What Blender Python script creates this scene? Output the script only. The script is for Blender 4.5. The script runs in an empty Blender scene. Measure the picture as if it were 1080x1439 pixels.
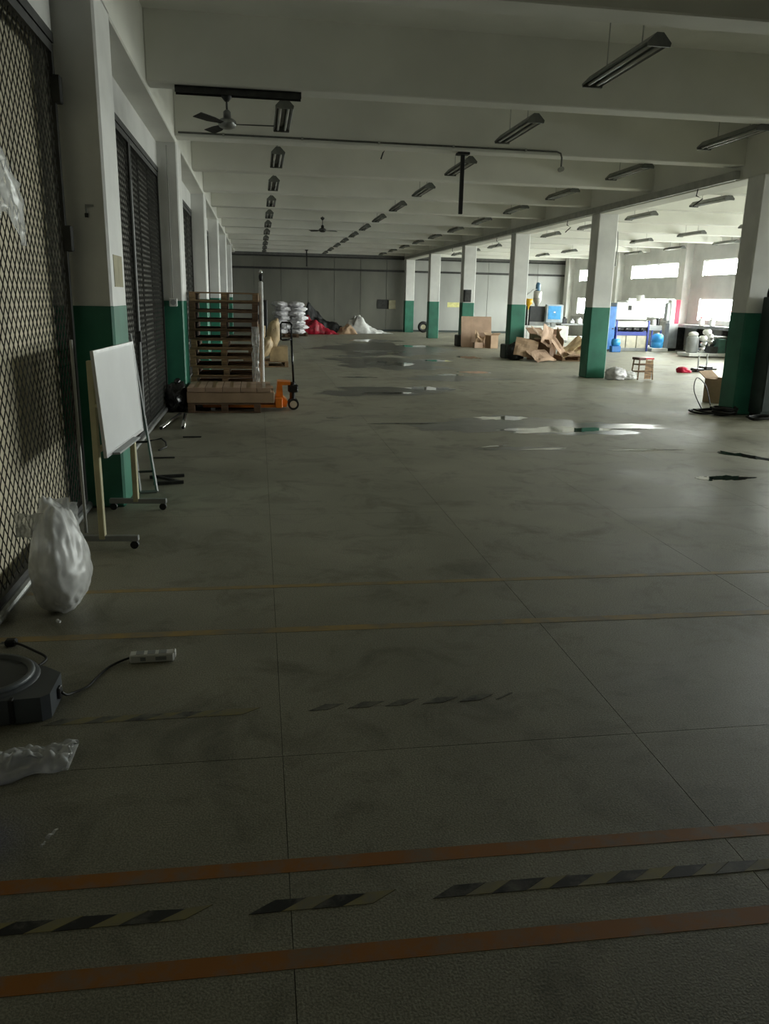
import bpy, bmesh, math, random
from mathutils import Vector, Matrix, noise
random.seed(7)
scene = bpy.context.scene
COL = scene.collection
PI = math.pi
R = math.radians

# ------------------------------------------------------------------ camera
CF, CYAW, CPITCH, CROLL, CH = 1117.27, .1581, .2629, .022, 1.7
cam_d = bpy.data.cameras.new('camera'); cam = bpy.data.objects.new('camera', cam_d); COL.objects.link(cam)
fw = Vector((math.sin(CYAW)*math.cos(CPITCH), math.cos(CYAW)*math.cos(CPITCH), -math.sin(CPITCH)))
rt = Vector((math.cos(CYAW), -math.sin(CYAW), 0)); up = rt.cross(fw)
r2 = rt*math.cos(CROLL)+up*math.sin(CROLL); u2 = -rt*math.sin(CROLL)+up*math.cos(CROLL)
M = Matrix((r2, u2, -fw)).transposed().to_4x4(); M.translation = (0, 0, CH)
cam.matrix_world = M
cam_d.sensor_fit = 'VERTICAL'; cam_d.sensor_height = 24; cam_d.sensor_width = 18
cam_d.lens = CF/1439*24; cam_d.clip_start = .05; cam_d.clip_end = 300
scene.camera = cam

# ------------------------------------------------------------------ world, daylight through the windows, exposure
SKY = 46.0
w = bpy.data.worlds.new('sky'); scene.world = w; w.use_nodes = True
bg = w.node_tree.nodes['Background']; bg.inputs[1].default_value = SKY
_n = w.node_tree.nodes; _l = w.node_tree.links                     # even overcast sky above the horizon, darker ground below it
_tc = _n.new('ShaderNodeTexCoord'); _sx = _n.new('ShaderNodeSeparateXYZ'); _mr = _n.new('ShaderNodeMapRange'); _mx = _n.new('ShaderNodeMixRGB')
_mr.inputs[1].default_value = -.08; _mr.inputs[2].default_value = .04
_mx.inputs[1].default_value = (.30, .30, .28, 1); _mx.inputs[2].default_value = (1.0, 1.0, .965, 1)
_l.new(_tc.outputs['Generated'], _sx.inputs[0]); _l.new(_sx.outputs['Z'], _mr.inputs[0]); _l.new(_mr.outputs[0], _mx.inputs[0]); _l.new(_mx.outputs[0], bg.inputs[0])
scene.view_settings.view_transform = 'Standard'; scene.view_settings.look = 'None'
scene.view_settings.gamma = 1; scene.view_settings.use_curve_mapping = False
scene.view_settings.exposure = 0.34
scene.cycles.max_bounces = 10; scene.cycles.diffuse_bounces = 5; scene.cycles.transparent_max_bounces = 16

XW, YB_, ZS = 16.5, 42.5, 4.48          # right wall, back wall, slab
XR, CW, CT = 7.5, .46, .43               # right column row
Y0, BAY = 11.76, 6.0
XL, YL, TL = -1.1, 6.54, .66             # left pilasters
ZG = 1.61
WIN = []                                  # (y0, y1, z0, z1)
for k in range(-1, 5):
    a = Y0+BAY*k+.72
    b = a+4.5
    WIN.append((a, b, 1.13, 1.93)); WIN.append((a, b, 2.74, 3.31))
for (a, b, c, d) in WIN:                  # sky light is sampled through the window openings
    L = bpy.data.lights.new('daylight_portal', 'AREA'); L.shape = 'RECTANGLE'; L.size = b-a; L.size_y = d-c
    L.cycles.is_portal = True
    o = bpy.data.objects.new('daylight_portal', L); COL.objects.link(o)
    o.location = (XW+.24, (a+b)/2, (c+d)/2); o.rotation_euler = (PI/2, 0, PI/2)

# ------------------------------------------------------------------ materials
MATS = {}
def mat(name, col, rough=.6, metal=0., var=.12, scale=6., bump=0., spec=.5, detail=4, col2=None, lo=.35, hi=.65, bscale=None, stretch=None):
    if name in MATS: return MATS[name]
    m = bpy.data.materials.new(name); m.use_nodes = True; MATS[name] = m
    n = m.node_tree.nodes; l = m.node_tree.links; p = n['Principled BSDF']
    p.inputs['Roughness'].default_value = rough; p.inputs['Metallic'].default_value = metal
    p.inputs['Specular IOR Level'].default_value = spec
    tc = n.new('ShaderNodeTexCoord'); src = tc.outputs['Object']
    if stretch:
        mp = n.new('ShaderNodeMapping'); mp.inputs['Scale'].default_value = stretch; l.new(src, mp.inputs[0]); src = mp.outputs[0]
    nz = n.new('ShaderNodeTexNoise'); nz.inputs['Scale'].default_value = scale; nz.inputs['Detail'].default_value = detail
    l.new(src, nz.inputs['Vector'])
    cr = n.new('ShaderNodeValToRGB'); cr.color_ramp.elements[0].position = lo; cr.color_ramp.elements[1].position = hi
    c2 = col2 or tuple(c*(1-var*1.6) for c in col); c1 = col if col2 else tuple(min(1, c*(1+var*.5)) for c in col)
    cr.color_ramp.elements[0].color = (*c2, 1); cr.color_ramp.elements[1].color = (*c1, 1)
    l.new(nz.outputs['Fac'], cr.inputs[0]); l.new(cr.outputs[0], p.inputs['Base Color'])
    if bump:
        nb = n.new('ShaderNodeTexNoise'); nb.inputs['Scale'].default_value = bscale or scale*4; nb.inputs['Detail'].default_value = 5
        l.new(src, nb.inputs['Vector'])
        b = n.new('ShaderNodeBump'); b.inputs['Strength'].default_value = bump; b.inputs['Distance'].default_value = .02
        l.new(nb.outputs['Fac'], b.inputs['Height']); l.new(b.outputs[0], p.inputs['Normal'])
    return m
def film(name, col, alpha=.5, rough=.25):
    """thin plastic: part clear, part glossy white"""
    if name in MATS: return MATS[name]
    m = bpy.data.materials.new(name); m.use_nodes = True; MATS[name] = m
    n = m.node_tree.nodes; l = m.node_tree.links; p = n['Principled BSDF']; out = n['Material Output']
    p.inputs['Base Color'].default_value = (*col, 1); p.inputs['Roughness'].default_value = rough
    t = n.new('ShaderNodeBsdfTransparent'); mx = n.new('ShaderNodeMixShader')
    nz = n.new('ShaderNodeTexNoise'); nz.inputs['Scale'].default_value = 9; tc = n.new('ShaderNodeTexCoord'); l.new(tc.outputs['Object'], nz.inputs['Vector'])
    mr = n.new('ShaderNodeMapRange'); mr.inputs[1].default_value = .3; mr.inputs[2].default_value = .7
    mr.inputs[3].default_value = max(0, alpha-.2); mr.inputs[4].default_value = min(1, alpha+.2)
    l.new(nz.outputs['Fac'], mr.inputs[0]); l.new(mr.outputs[0], mx.inputs[0]); l.new(t.outputs[0], mx.inputs[1]); l.new(p.outputs[0], mx.inputs[2]); l.new(mx.outputs[0], out.inputs[0])
    return m
def floor_mat():
    m = bpy.data.materials.new('terrazzo_concrete'); m.use_nodes = True
    n = m.node_tree.nodes; l = m.node_tree.links; p = n['Principled BSDF']
    tc = n.new('ShaderNodeTexCoord'); geo = n.new('ShaderNodeNewGeometry')
    big = n.new('ShaderNodeTexNoise'); big.inputs['Scale'].default_value = .55; big.inputs['Detail'].default_value = 6; big.inputs['Roughness'].default_value = .62
    l.new(geo.outputs['Position'], big.inputs['Vector'])
    cr = n.new('ShaderNodeValToRGB'); cr.color_ramp.elements[0].position = .3; cr.color_ramp.elements[1].position = .7
    cr.color_ramp.elements[0].color = (.20, .19, .148, 1); cr.color_ramp.elements[1].color = (.37, .355, .29, 1)
    l.new(big.outputs['Fac'], cr.inputs[0])
    vo = n.new('ShaderNodeTexNoise'); vo.inputs['Scale'].default_value = 150; vo.inputs['Detail'].default_value = 2
    l.new(geo.outputs['Position'], vo.inputs['Vector'])
    cs = n.new('ShaderNodeValToRGB'); cs.color_ramp.elements[0].position = .36; cs.color_ramp.elements[1].position = .66
    cs.color_ramp.elements[0].color = (.7, .7, .68, 1); cs.color_ramp.elements[1].color = (1.28, 1.28, 1.22, 1)
    l.new(vo.outputs['Fac'], cs.inputs[0])
    mu = n.new('ShaderNodeMixRGB'); mu.blend_type = 'MULTIPLY'; mu.inputs[0].default_value = 1; l.new(cr.outputs[0], mu.inputs[1]); l.new(cs.outputs[0], mu.inputs[2])
    st = n.new('ShaderNodeTexNoise'); st.inputs['Scale'].default_value = 2.3; st.inputs['Detail'].default_value = 7; st.inputs['Roughness'].default_value = .7; st.inputs['Distortion'].default_value = .6
    mp = n.new('ShaderNodeMapping'); mp.inputs['Location'].default_value = (3.1, 7.7, 0); l.new(geo.outputs['Position'], mp.inputs[0]); l.new(mp.outputs[0], st.inputs['Vector'])
    sc = n.new('ShaderNodeValToRGB'); sc.color_ramp.elements[0].position = .33; sc.color_ramp.elements[1].position = .50
    sc.color_ramp.elements[0].color = (.62, .62, .60, 1); sc.color_ramp.elements[1].color = (1, 1, 1, 1); l.new(st.outputs['Fac'], sc.inputs[0])
    m2 = n.new('ShaderNodeMixRGB'); m2.blend_type = 'MULTIPLY'; m2.inputs[0].default_value = 1; l.new(mu.outputs[0], m2.inputs[1]); l.new(sc.outputs[0], m2.inputs[2])
    l.new(m2.outputs[0], p.inputs['Base Color'])
    rr = n.new('ShaderNodeMapRange'); rr.inputs[1].default_value = .3; rr.inputs[2].default_value = .7; rr.inputs[3].default_value = .42; rr.inputs[4].default_value = .68
    l.new(big.outputs['Fac'], rr.inputs[0]); l.new(rr.outputs[0], p.inputs['Roughness'])
    p.inputs['Specular IOR Level'].default_value = .45
    b = n.new('ShaderNodeBump'); b.inputs['Strength'].default_value = .12; b.inputs['Distance'].default_value = .01; l.new(vo.outputs['Fac'], b.inputs['Height']); l.new(b.outputs[0], p.inputs['Normal'])
    return m
def worn(name, col, wear=.5, scale=7., rough=.6):
    """paint or tape worn through to the concrete in patches"""
    m = bpy.data.materials.new(name); m.use_nodes = True; MATS[name] = m
    n = m.node_tree.nodes; l = m.node_tree.links; p = n['Principled BSDF']; p.inputs['Roughness'].default_value = rough
    geo = n.new('ShaderNodeNewGeometry')
    a = n.new('ShaderNodeTexNoise'); a.inputs['Scale'].default_value = scale; a.inputs['Detail'].default_value = 8; a.inputs['Roughness'].default_value = .7; l.new(geo.outputs['Position'], a.inputs['Vector'])
    c = n.new('ShaderNodeValToRGB'); c.color_ramp.elements[0].position = wear-.16; c.color_ramp.elements[1].position = wear+.12
    c.color_ramp.elements[0].color = (.2, .19, .155, 1); c.color_ramp.elements[1].color = (*col, 1)
    l.new(a.outputs['Fac'], c.inputs[0]); l.new(c.outputs[0], p.inputs['Base Color'])
    return m

FLOOR = floor_mat()
WHITE = mat('white_wall_paint', (.67, .67, .655), .7, var=.09, scale=1.3, bump=.05, bscale=30)
CEIL = mat('whitewashed_ceiling', (.83, .825, .765), .75, var=.06, scale=.9, bump=.05, bscale=22)
COLW = mat('white_column_paint', (.77, .768, .745), .6, var=.07, scale=2.2, bump=.04, bscale=40)
GREEN = mat('green_dado_paint', (.028, .20, .125), .45, var=.3, scale=2.6, col2=(.016, .135, .085))
PLINTH = mat('dark_plinth', (.035, .05, .045), .6)
PANELSHADE = mat('shaded_olive_panel', (.17, .17, .14), .5, var=.15, scale=.8, stretch=(1, 1, .35))  # olive grey panels, colour darkened for the shade in the left bay
PANEL = mat('grey_wall_panel', (.34, .345, .325), .5, var=.1, scale=.8, stretch=(1, 1, .35))
BEIGE = mat('beige_backing_sheet', (.60, .55, .40), .7, var=.16, scale=1.1)
GREYSHEET = mat('grey_backing_sheet', (.30, .29, .26), .75, var=.35, scale=2.2, stretch=(1, 1, .12))
STEELD = mat('dark_steel', (.035, .035, .032), .6, metal=.1, var=.3, scale=9)
WIRE = mat('dull_mesh_wire', (.09, .09, .085), .5, metal=.2)
STEEL = mat('grey_steel', (.42, .43, .42), .38, metal=.7, var=.2, scale=10)
CHROME = mat('bright_steel', (.7, .7, .7), .18, metal=.95, var=.05)
GALV = mat('light_grey_conduit', (.42, .42, .39), .5, metal=.2)
FIXT = mat('fixture_enamel', (.13, .135, .12), .45, var=.2, scale=12)
TUBE = mat('unlit_glass_tube', (.6, .6, .56), .2, var=.03)
BLACK = mat('black_rubber', (.012, .012, .012), .55)
BLACKG = mat('black_gloss', (.014, .014, .015), .25)
WOOD = mat('pallet_wood', (.34, .215, .115), .75, var=.35, scale=5, stretch=(1, 6, 6), bump=.1)
WOOD2 = mat('dark_pallet_wood', (.17, .10, .055), .8, var=.35, scale=5, stretch=(1, 6, 6), bump=.1)
CARD = mat('cardboard', (.42, .285, .18), .75, var=.12, scale=3)
CARD2 = mat('pinkish_cardboard', (.47, .32, .225), .75, var=.1, scale=3)
KRAFT = mat('kraft_paper', (.50, .37, .21), .55, var=.2, scale=4, bump=.25)
ORANGE = mat('orange_enamel', (.72, .20, .018), .35, var=.15, scale=8)
BOARDW = mat('whiteboard_face', (.86, .87, .88), .22, var=.03, scale=3)
CREAM = mat('cream_enamel', (.52, .48, .30), .4, var=.1)
RED = mat('red_sheeting', (.42, .012, .035), .5, var=.35, scale=5, bump=.3)
REDP = mat('red_plastic', (.62, .03, .045), .35)
PINK = mat('pink_red_paint', (.50, .012, .05), .5, spec=.3)
BLUE = mat('blue_enamel', (.045, .20, .56), .4, var=.12)
BLUED = mat('dark_blue_enamel', (.03, .055, .32), .4, var=.15)
CYAN = mat('bright_blue_plastic', (.05, .36, .78), .35)
BINBLUE = mat('deep_blue_plastic', (.012, .014, .40), .35)
YELLOW = mat('yellow_plastic', (.75, .42, .02), .4)
WPLAS = mat('white_plastic', (.78, .78, .75), .4, var=.05)
WHITEM = mat('white_machine_paint', (.74, .74, .71), .4, var=.06)
BAGS = mat('white_woven_sack', (.76, .74, .76), .5, var=.12, scale=5, bump=.2)
GREYM = mat('grey_machine_paint', (.30, .31, .31), .45)
GREYP = mat('grey_blower_plastic', (.075, .085, .095), .45, var=.15)
GREENM = mat('green_machine_paint', (.06, .15, .12), .45)
BEIGEM = mat('beige_machine_panel', (.62, .58, .46), .5)
PAPER = mat('yellowed_paper', (.40, .37, .25), .8)
CABGREEN = mat('dark_green_cabinet', (.035, .055, .05), .45, var=.2)
FILMC = film('clear_plastic_film', (.85, .86, .85), .42, .22)
FILMW = film('milky_plastic_film', (.86, .86, .85), .66, .3)
FOAM = mat('white_foam_fill', (.74, .74, .72), .6, var=.12, scale=8, bump=.4)
ORLINE = worn('worn_orange_line', (.36, .135, .014), .43)
YLLINE = worn('faded_yellow_line', (.42, .28, .09), .50, 5)
TAPEY = worn('worn_yellow_tape', (.30, .26, .10), .50, 9)
TAPEB = worn('worn_black_tape', (.012, .012, .012), .40, 9, .45)
TAPEB2 = worn('worn_off_black_tape', (.02, .02, .02), .55, 11, .5)
def water_mat():
    m = bpy.data.materials.new('standing_water'); m.use_nodes = True; p = m.node_tree.nodes['Principled BSDF']
    p.inputs['Base Color'].default_value = (.030, .030, .026, 1); p.inputs['Roughness'].default_value = .04; p.inputs['Specular IOR Level'].default_value = .6
    return m
WATER = water_mat()
DAMP = mat('damp_concrete', (.085, .083, .072), .3, var=.3, scale=4, spec=.5)
def glass_mat():
    m = bpy.data.materials.new('window_glass'); m.use_nodes = True; n = m.node_tree.nodes; l = m.node_tree.links
    t = n.new('ShaderNodeBsdfTransparent'); t.inputs[0].default_value = (.93, .96, .95, 1); g = n.new('ShaderNodeBsdfGlossy'); g.inputs['Roughness'].default_value = .05
    mx = n.new('ShaderNodeMixShader'); mx.inputs[0].default_value = .06
    l.new(t.outputs[0], mx.inputs[1]); l.new(g.outputs[0], mx.inputs[2]); l.new(mx.outputs[0], n['Material Output'].inputs[0]); return m
GLASS = glass_mat()

# ------------------------------------------------------------------ mesh helpers
class MB:
    def __init__(s): s.bm = bmesh.new()
    def box(s, x0, x1, y0, y1, z0, z1, bev=0, mtx=None):
        g = bmesh.ops.create_cube(s.bm, size=1)['verts']
        for v in g: v.co = Vector((x0+(v.co.x+.5)*(x1-x0), y0+(v.co.y+.5)*(y1-y0), z0+(v.co.z+.5)*(z1-z0)))
        if bev:
            es = list({e for v in g for e in v.link_edges})
            r = bmesh.ops.bevel(s.bm, geom=es, offset=bev, segments=1, affect='EDGES', profile=.5)
            g = list({v for f in r['faces'] for v in f.verts} | {v for v in g if v.is_valid})
        if mtx is not None: bmesh.ops.transform(s.bm, matrix=mtx, verts=g)
        return s
    def cyl(s, p0, p1, r0, r1=None, n=12, cap=True):
        p0 = Vector(p0); p1 = Vector(p1); r1 = r0 if r1 is None else r1; d = (p1-p0)
        q = d.to_track_quat('Z', 'Y'); vs = []
        for p, r in ((p0, r0), (p1, r1)):
            vs.append([s.bm.verts.new(p+q@Vector((math.cos(2*PI*i/n)*r, math.sin(2*PI*i/n)*r, 0))) for i in range(n)])
        for i in range(n): s.bm.faces.new((vs[0][i], vs[0][(i+1) % n], vs[1][(i+1) % n], vs[1][i]))
        if cap: s.bm.faces.new(vs[0][::-1]); s.bm.faces.new(vs[1])
        return s
    def tube(s, pts, r, n=8, smooth=True):
        pts = [Vector(p) for p in pts]; rings = []
        for i, p in enumerate(pts):
            d = (pts[min(i+1, len(pts)-1)]-pts[max(i-1, 0)]).normalized(); q = d.to_track_quat('Z', 'Y')
            rr = r[i] if isinstance(r, (list, tuple)) else r
            rings.append([s.bm.verts.new(p+q@Vector((math.cos(2*PI*k/n)*rr, math.sin(2*PI*k/n)*rr, 0))) for k in range(n)])
        for a, b in zip(rings, rings[1:]):
            # align rings to avoid twist
            k0 = min(range(n), key=lambda k: (b[k].co-a[0].co).length)
            b[:] = b[k0:]+b[:k0]
            for k in range(n): s.bm.faces.new((a[k], a[(k+1) % n], b[(k+1) % n], b[k]))
        s.bm.faces.new(rings[0][::-1]); s.bm.faces.new(rings[-1]); return s
    def lathe(s, prof, c=(0, 0, 0), n=24, mtx=None):
        c = Vector(c); rings = []
        for r, z in prof:
            rings.append([s.bm.verts.new(c+Vector((math.cos(2*PI*k/n)*r, math.sin(2*PI*k/n)*r, z))) for k in range(n)])
        for a, b in zip(rings, rings[1:]):
            for k in range(n): s.bm.faces.new((a[k], a[(k+1) % n], b[(k+1) % n], b[k]))
        if prof[0][0] > 1e-4: s.bm.faces.new(rings[0][::-1])
        if prof[-1][0] > 1e-4: s.bm.faces.new(rings[-1])
        if mtx is not None: bmesh.ops.transform(s.bm, matrix=mtx, verts=[v for r in rings for v in r])
        return s
    def prism(s, poly, z0, z1, axis='Z', mtx=None):
        def P(a, b, c): return {'Z': (a, b, c), 'Y': (a, c, b), 'X': (c, a, b)}[axis]
        lo = [s.bm.verts.new(P(x, y, z0)) for x, y in poly]; hi = [s.bm.verts.new(P(x, y, z1)) for x, y in poly]; n = len(poly)
        for i in range(n): s.bm.faces.new((lo[i], lo[(i+1) % n], hi[(i+1) % n], hi[i]))
        s.bm.faces.new(lo[::-1]); s.bm.faces.new(hi)
        if mtx is not None: bmesh.ops.transform(s.bm, matrix=mtx, verts=lo+hi)
        return s
    def blob(s, c, size, amp=.25, freq=2., sub=4, seed=0, flat=0., ridge=0.):
        g = bmesh.ops.create_icosphere(s.bm, subdivisions=sub, radius=1)['verts']; c = Vector(c); sd = Vector((seed*3.1, seed*1.7, seed*.9))
        for v in g:
            d = v.co.normalized(); k = 1+amp*noise.noise(d*freq+sd)+amp*.6*noise.noise(d*freq*2.7+sd)
            if ridge: k += ridge*(abs(noise.noise(d*freq*2.2+sd*2))-.15)
            q = Vector((d.x*size[0], d.y*size[1], d.z*size[2]))*k
            if flat and q.z < -size[2]*flat: q.z = -size[2]*flat
            v.co = c+q
        return s
    def sheet(s, pt, nu, nv, th=0.):
        g = [[s.bm.verts.new(pt(i/nu, j/nv)) for i in range(nu+1)] for j in range(nv+1)]
        for j in range(nv):
            for i in range(nu): s.bm.faces.new((g[j][i], g[j][i+1], g[j+1][i+1], g[j+1][i]))
        return s
    def build(s, name, m, parent=None, smooth=False, solid=0, loc=None, rot=None):
        bmesh.ops.recalc_face_normals(s.bm, faces=s.bm.faces)
        me = bpy.data.meshes.new(name); s.bm.to_mesh(me); s.bm.free(); me.materials.append(m)
        if smooth:
            for p in me.polygons: p.use_smooth = True
        o = bpy.data.objects.new(name, me); COL.objects.link(o); o.parent = parent
        if loc is not None: o.location = loc
        if rot is not None: o.rotation_euler = rot
        if solid:
            md = o.modifiers.new('thickness', 'SOLIDIFY'); md.thickness = solid; md.offset = 0
        return o
def sm(pts, k=5):
    P = [Vector(p) for p in pts]; P = [P[0]]+P+[P[-1]]; out = []
    for i in range(1, len(P)-2):
        a, b, c, d = P[i-1:i+3]
        for j in range(k):
            t = j/k; out.append(.5*((2*b)+(c-a)*t+(2*a-5*b+4*c-d)*t*t+(3*b-a-3*c+d)*t**3))
    return out+[P[-2]]
def tag(o, label=None, cat=None, group=None, kind=None):
    if label: o['label'] = label
    if cat: o['category'] = cat
    if group: o['group'] = group
    if kind: o['kind'] = kind
    return o
def thing(name, label, cat, loc=(0, 0, 0), rz=0, group=None, kind=None):
    o = bpy.data.objects.new(name, None); COL.objects.link(o); o.location = loc; o.rotation_euler = (0, 0, rz)
    o.empty_display_size = .1
    return tag(o, label, cat, group, kind)
def copy_tree(o, parent=None):
    c = o.copy(); COL.objects.link(c); c.parent = parent
    for ch in list(o.children): copy_tree(ch, c)
    return c
def struct(name, mb, m, label=None, parent=None, smooth=False):
    o = mb.build(name, m, parent, smooth)
    return tag(o, label, None, None, None if parent else 'structure')
ORD = 'first second third fourth fifth sixth seventh eighth ninth tenth eleventh twelfth thirteenth fourteenth fifteenth sixteenth seventeenth eighteenth'.split()
def rotm(axis, deg, c=(0, 0, 0)): return Matrix.Translation(c) @ Matrix.Rotation(R(deg), 4, axis) @ Matrix.Translation(-Vector(c))

# ================================================================== the setting
# floor: cast slabs with open joints over a dark bed
JOINT = mat('joint_dirt', (.075, .073, .06), .9)
fl = struct('floor', MB().box(-1.8, XW+.3, -9.2, YB_+.3, -.25, -.012), JOINT, 'speckled grey concrete hall floor cast in wide slabs')
xs = [-1.8]+[.06+1.43*k for k in range(-1, 12)]+[XW+.3]
ys = [-9.2]+[2.715-7+3.5*k for k in range(0, 14)]+[YB_+.3]
random.seed(3)
for i in range(len(xs)-1):
    for j in range(len(ys)-1):
        g = .0012
        o = MB().box(xs[i]+g, xs[i+1]-g, ys[j]+g, ys[j+1]-g, -.05, 0).build('floor_slab', FLOOR, fl)
        o.location.z = -random.random()*.0004
def fline(y0, y1, x0, x1, m, name, z=.0006, label=None, skew=0):
    o = MB().prism([(x0, y0), (x1, y0+skew), (x1, y1+skew), (x0, y1)], -.001, z).build(name, m, fl)
    if label: o['label'] = label
fline(2.09, 2.15, -1.35, 5.5, ORLINE, 'painted_line', label='orange painted line beyond the striped tape', skew=-.08)
fline(1.725, 1.79, -1.35, 5.5, ORLINE, 'painted_line', label='orange painted line closest to the photographer', skew=-.08)
fline(3.90, 3.965, -1.35, 7.3, YLLINE, 'painted_line', label='faded yellow line beside the plastic bag', skew=-.1)
fline(4.56, 4.61, -1.35, 7.3, YLLINE, 'painted_line', label='faded yellow line before the whiteboard', skew=-.06)
def tape(y0, y1, x0, x1, label, gaps, pitch=.135, skew=-.02, yellow=True, bm_=None):
    t = thing('hazard_tape', label, 'tape', (x0, y0, 0)); L = x1-x0; wd = y1-y0
    random.seed(int(y0*100))
    k = 0; x = 0.
    while x < L:
        if any(a <= x+x0 < b for a, b in gaps): x += pitch; continue
        j = random.uniform(-.012, .012); a = x; b = min(L, x+pitch*.53+j); sh = .075
        yy = skew*x/L
        MB().prism([(a, yy), (b, yy), (b+sh, yy+wd*random.uniform(.85, 1)), (a+sh, yy+wd)], .0001, .0010).build('black_stripe', bm_ or TAPEB, t)
        a2 = b; b2 = x+pitch
        if yellow: MB().prism([(a2, yy), (b2, yy), (b2+sh, yy+wd), (a2+sh, yy+wd*random.uniform(.9, 1))], .0001, .0010).build('yellow_stripe', TAPEY, t)
        x += pitch
    return t
tape(1.925, 1.972, -.95, 3.6, 'black and yellow striped floor tape between the two orange lines', [(-.30, -.16), (.16, .34)], .178, -.05)
tape(3.05, 3.10, -.9, -.25, 'worn black and yellow tape on the floor beside the grey blower', [], .16, 0, True, TAPEB2)
tape(3.05, 3.10, .18, 1.02, 'almost worn off dark tape remains in the middle of the floor', [], .165, .01, False, TAPEB2)

# ceiling slab and beams
struct('ceiling', MB().box(-1.8, XW+.3, -9.2, YB_+.3, ZS, ZS+.2), CEIL, 'whitewashed concrete ceiling slab between deep beams')
k = 0
for i in range(-5, 13):
    y = 6.35+3*i
    struct('ceiling_beam', MB().box(-1.1, XW, y, y+.3, 3.81, ZS+.02, .012), CEIL, 'whitewashed ceiling beam crossing the hall, %s from the far end wall' % ORD[12-i])
gird = struct('ceiling_girder', MB().box(XR+.02, XR+CW-.02, -9, YB_, 3.6, ZS+.01, .012), CEIL, 'whitewashed girder carried on the free standing columns')
struct('ceiling_girder', MB().box(-1.52, XL, -9, YB_, 3.76, ZS+.01, .012), CEIL, 'whitewashed beam above the mesh doors')
# walls
wl = struct('wall_left', MB().box(-1.9, -1.62, -9, YB_, 0, ZS), BEIGE, 'pale wall behind the wire mesh doors')
struct('wall_front', MB().box(-1.9, XW+.3, -1.5, -1.2, 0, ZS), mat('bounce_blocking_grey', (.16, .16, .145), .7), 'unseen dark grey wall set close behind the photographer to cut bounced light')  # unseen end wall, placed close and dark to block bounced light
struct('wall_light_block', MB().box(XR+.16, XR+.3, -1.3, Y0-BAY, 0, 3.62), WHITE, 'unseen white partition added beside the photographer to shade the foreground floor')  # added out of view to keep window light off the near floor
def wall_right():
    b = MB(); X0, X1 = XW, XW+.24
    lows = [(a, c) for a, c, z0, z1 in WIN if z0 < 2]
    b.box(X0, X1, -9, YB_, 0, 1.13); b.box(X0, X1, -9, YB_, 1.93, 2.74); b.box(X0, X1, -9, YB_, 3.31, ZS)
    prev = -9
    for a, c in lows+[(YB_, YB_)]:
        b.box(X0, X1, prev, a, 1.12, 1.94); b.box(X0, X1, prev, a, 2.73, 3.32); prev = c
    return struct('wall_right', b, WHITE, 'white outer wall with two rows of strip windows')
wr = wall_right()
for i in range(-2, 6):
    y = Y0+BAY*i
    MB().box(XW-.32, XW+.02, y, y+.5, 0, ZS, .01).build('pilaster', COLW, wr)
MB().box(XW-.012, XW+.01, -9, YB_, 0, 1.0).build('dado_band', mat('grey_dado', (.42, .42, .40), .5), wr)
for n_, (a, b_, c, d) in enumerate(WIN):
    o = thing('window_%d' % (n_+1), '%s strip window in bay %d of the outer wall' % ('low' if c < 2 else 'high', n_//2+1), None, (XW+.12, a, c), kind='structure')
    h = d-c; wd = b_-a; t = .035
    MB().box(-.03, .03, 0, wd, 0, t).box(-.03, .03, 0, wd, h-t, h).box(-.03, .03, 0, t, 0, h).box(-.03, .03, wd-t, wd, 0, h).build('window_frame', WPLAS, o)
    for q in range(1, 4): MB().box(-.025, .025, wd*q/4-.015, wd*q/4+.015, t, h-t).build('mullion', WPLAS, o)
    for q in range(4): MB().box(-.003, .003, wd*q/4+.016, wd*(q+1)/4-.016, t, h-t).build('pane', GLASS, o)
    MB().box(-.16, -.03, -.02, wd+.02, -.03, 0).build('window_sill', WHITE, o)
# back wall of upright panels
wb = struct('wall_back', MB().box(-1.9, XW+.3, YB_+.03, YB_+.3, 0, ZS), mat('seam_grey', (.16, .16, .15), .8), 'far end wall clad in tall grey panels')
px = -1.55
while px < XW:
    nx = min(px+1.36, XW)
    MB().box(px+.008, nx-.008, YB_, YB_+.04, .1, 3.02, .006).build('wall_panel', PANELSHADE if px < 7 else PANEL, wb)
    MB().box(px+.008, nx-.008, YB_, YB_+.04, 3.1, 3.62, .006).build('upper_wall_panel', PANELSHADE if px < 7 else PANEL, wb); px = nx
MB().box(-1.55, XW, YB_-.05, YB_+.02, 3.0, 3.10).build('rail', STEELD, wb)
MB().box(-1.55, XW, YB_-.03, YB_+.02, 0, .1).build('kickboard', PLINTH, wb)
MB().box(-1.55, XW, YB_-.08, YB_+.02, 3.62, 3.68).build('top_rail', STEELD, wb)

# columns
def column(x0, x1, y0, y1, label, plinth=False, ztop=3.79):
    o = struct('column', MB().box(x0, x1, y0, y1, 0, ztop, .018), COLW, label)
    MB().box(x0-.003, x1+.003, y0-.003, y1+.003, 0, ZG, .019).build('green_dado', GREEN, o)
    if plinth: MB().box(x0-.13, x1+.02, y0-.06, y1+.06, 0, .42, .03).build('plinth', PLINTH, o)
    return o
names = ['column with the dark cabinet and coiled cables', 'column beside the red stool', 'column behind the heap of torn cardboard',
         'column behind the leaning cardboard sheet', 'column beside the hose reel', 'column at the far end wall']
column(XR, XR+CW, Y0-BAY, Y0-BAY+CT, 'white and green column at the end of the added white partition', False, 3.62)
for k in range(6): column(XR, XR+CW, Y0+BAY*k, Y0+BAY*k+CT, 'white and green '+names[k], k in (2, 3), 3.62)
ln = ['behind the whiteboard', 'beside the pallet stack', 'beyond the pallet stack, third along the mesh doors', 'fourth along the mesh doors', 'fifth along the mesh doors', 'closest to the far end wall on the door side']
for k in range(6): column(-1.62, XL, YL+BAY*k, YL+BAY*k+TL, 'white and green pilaster '+ln[k], False, 3.8)

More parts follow.
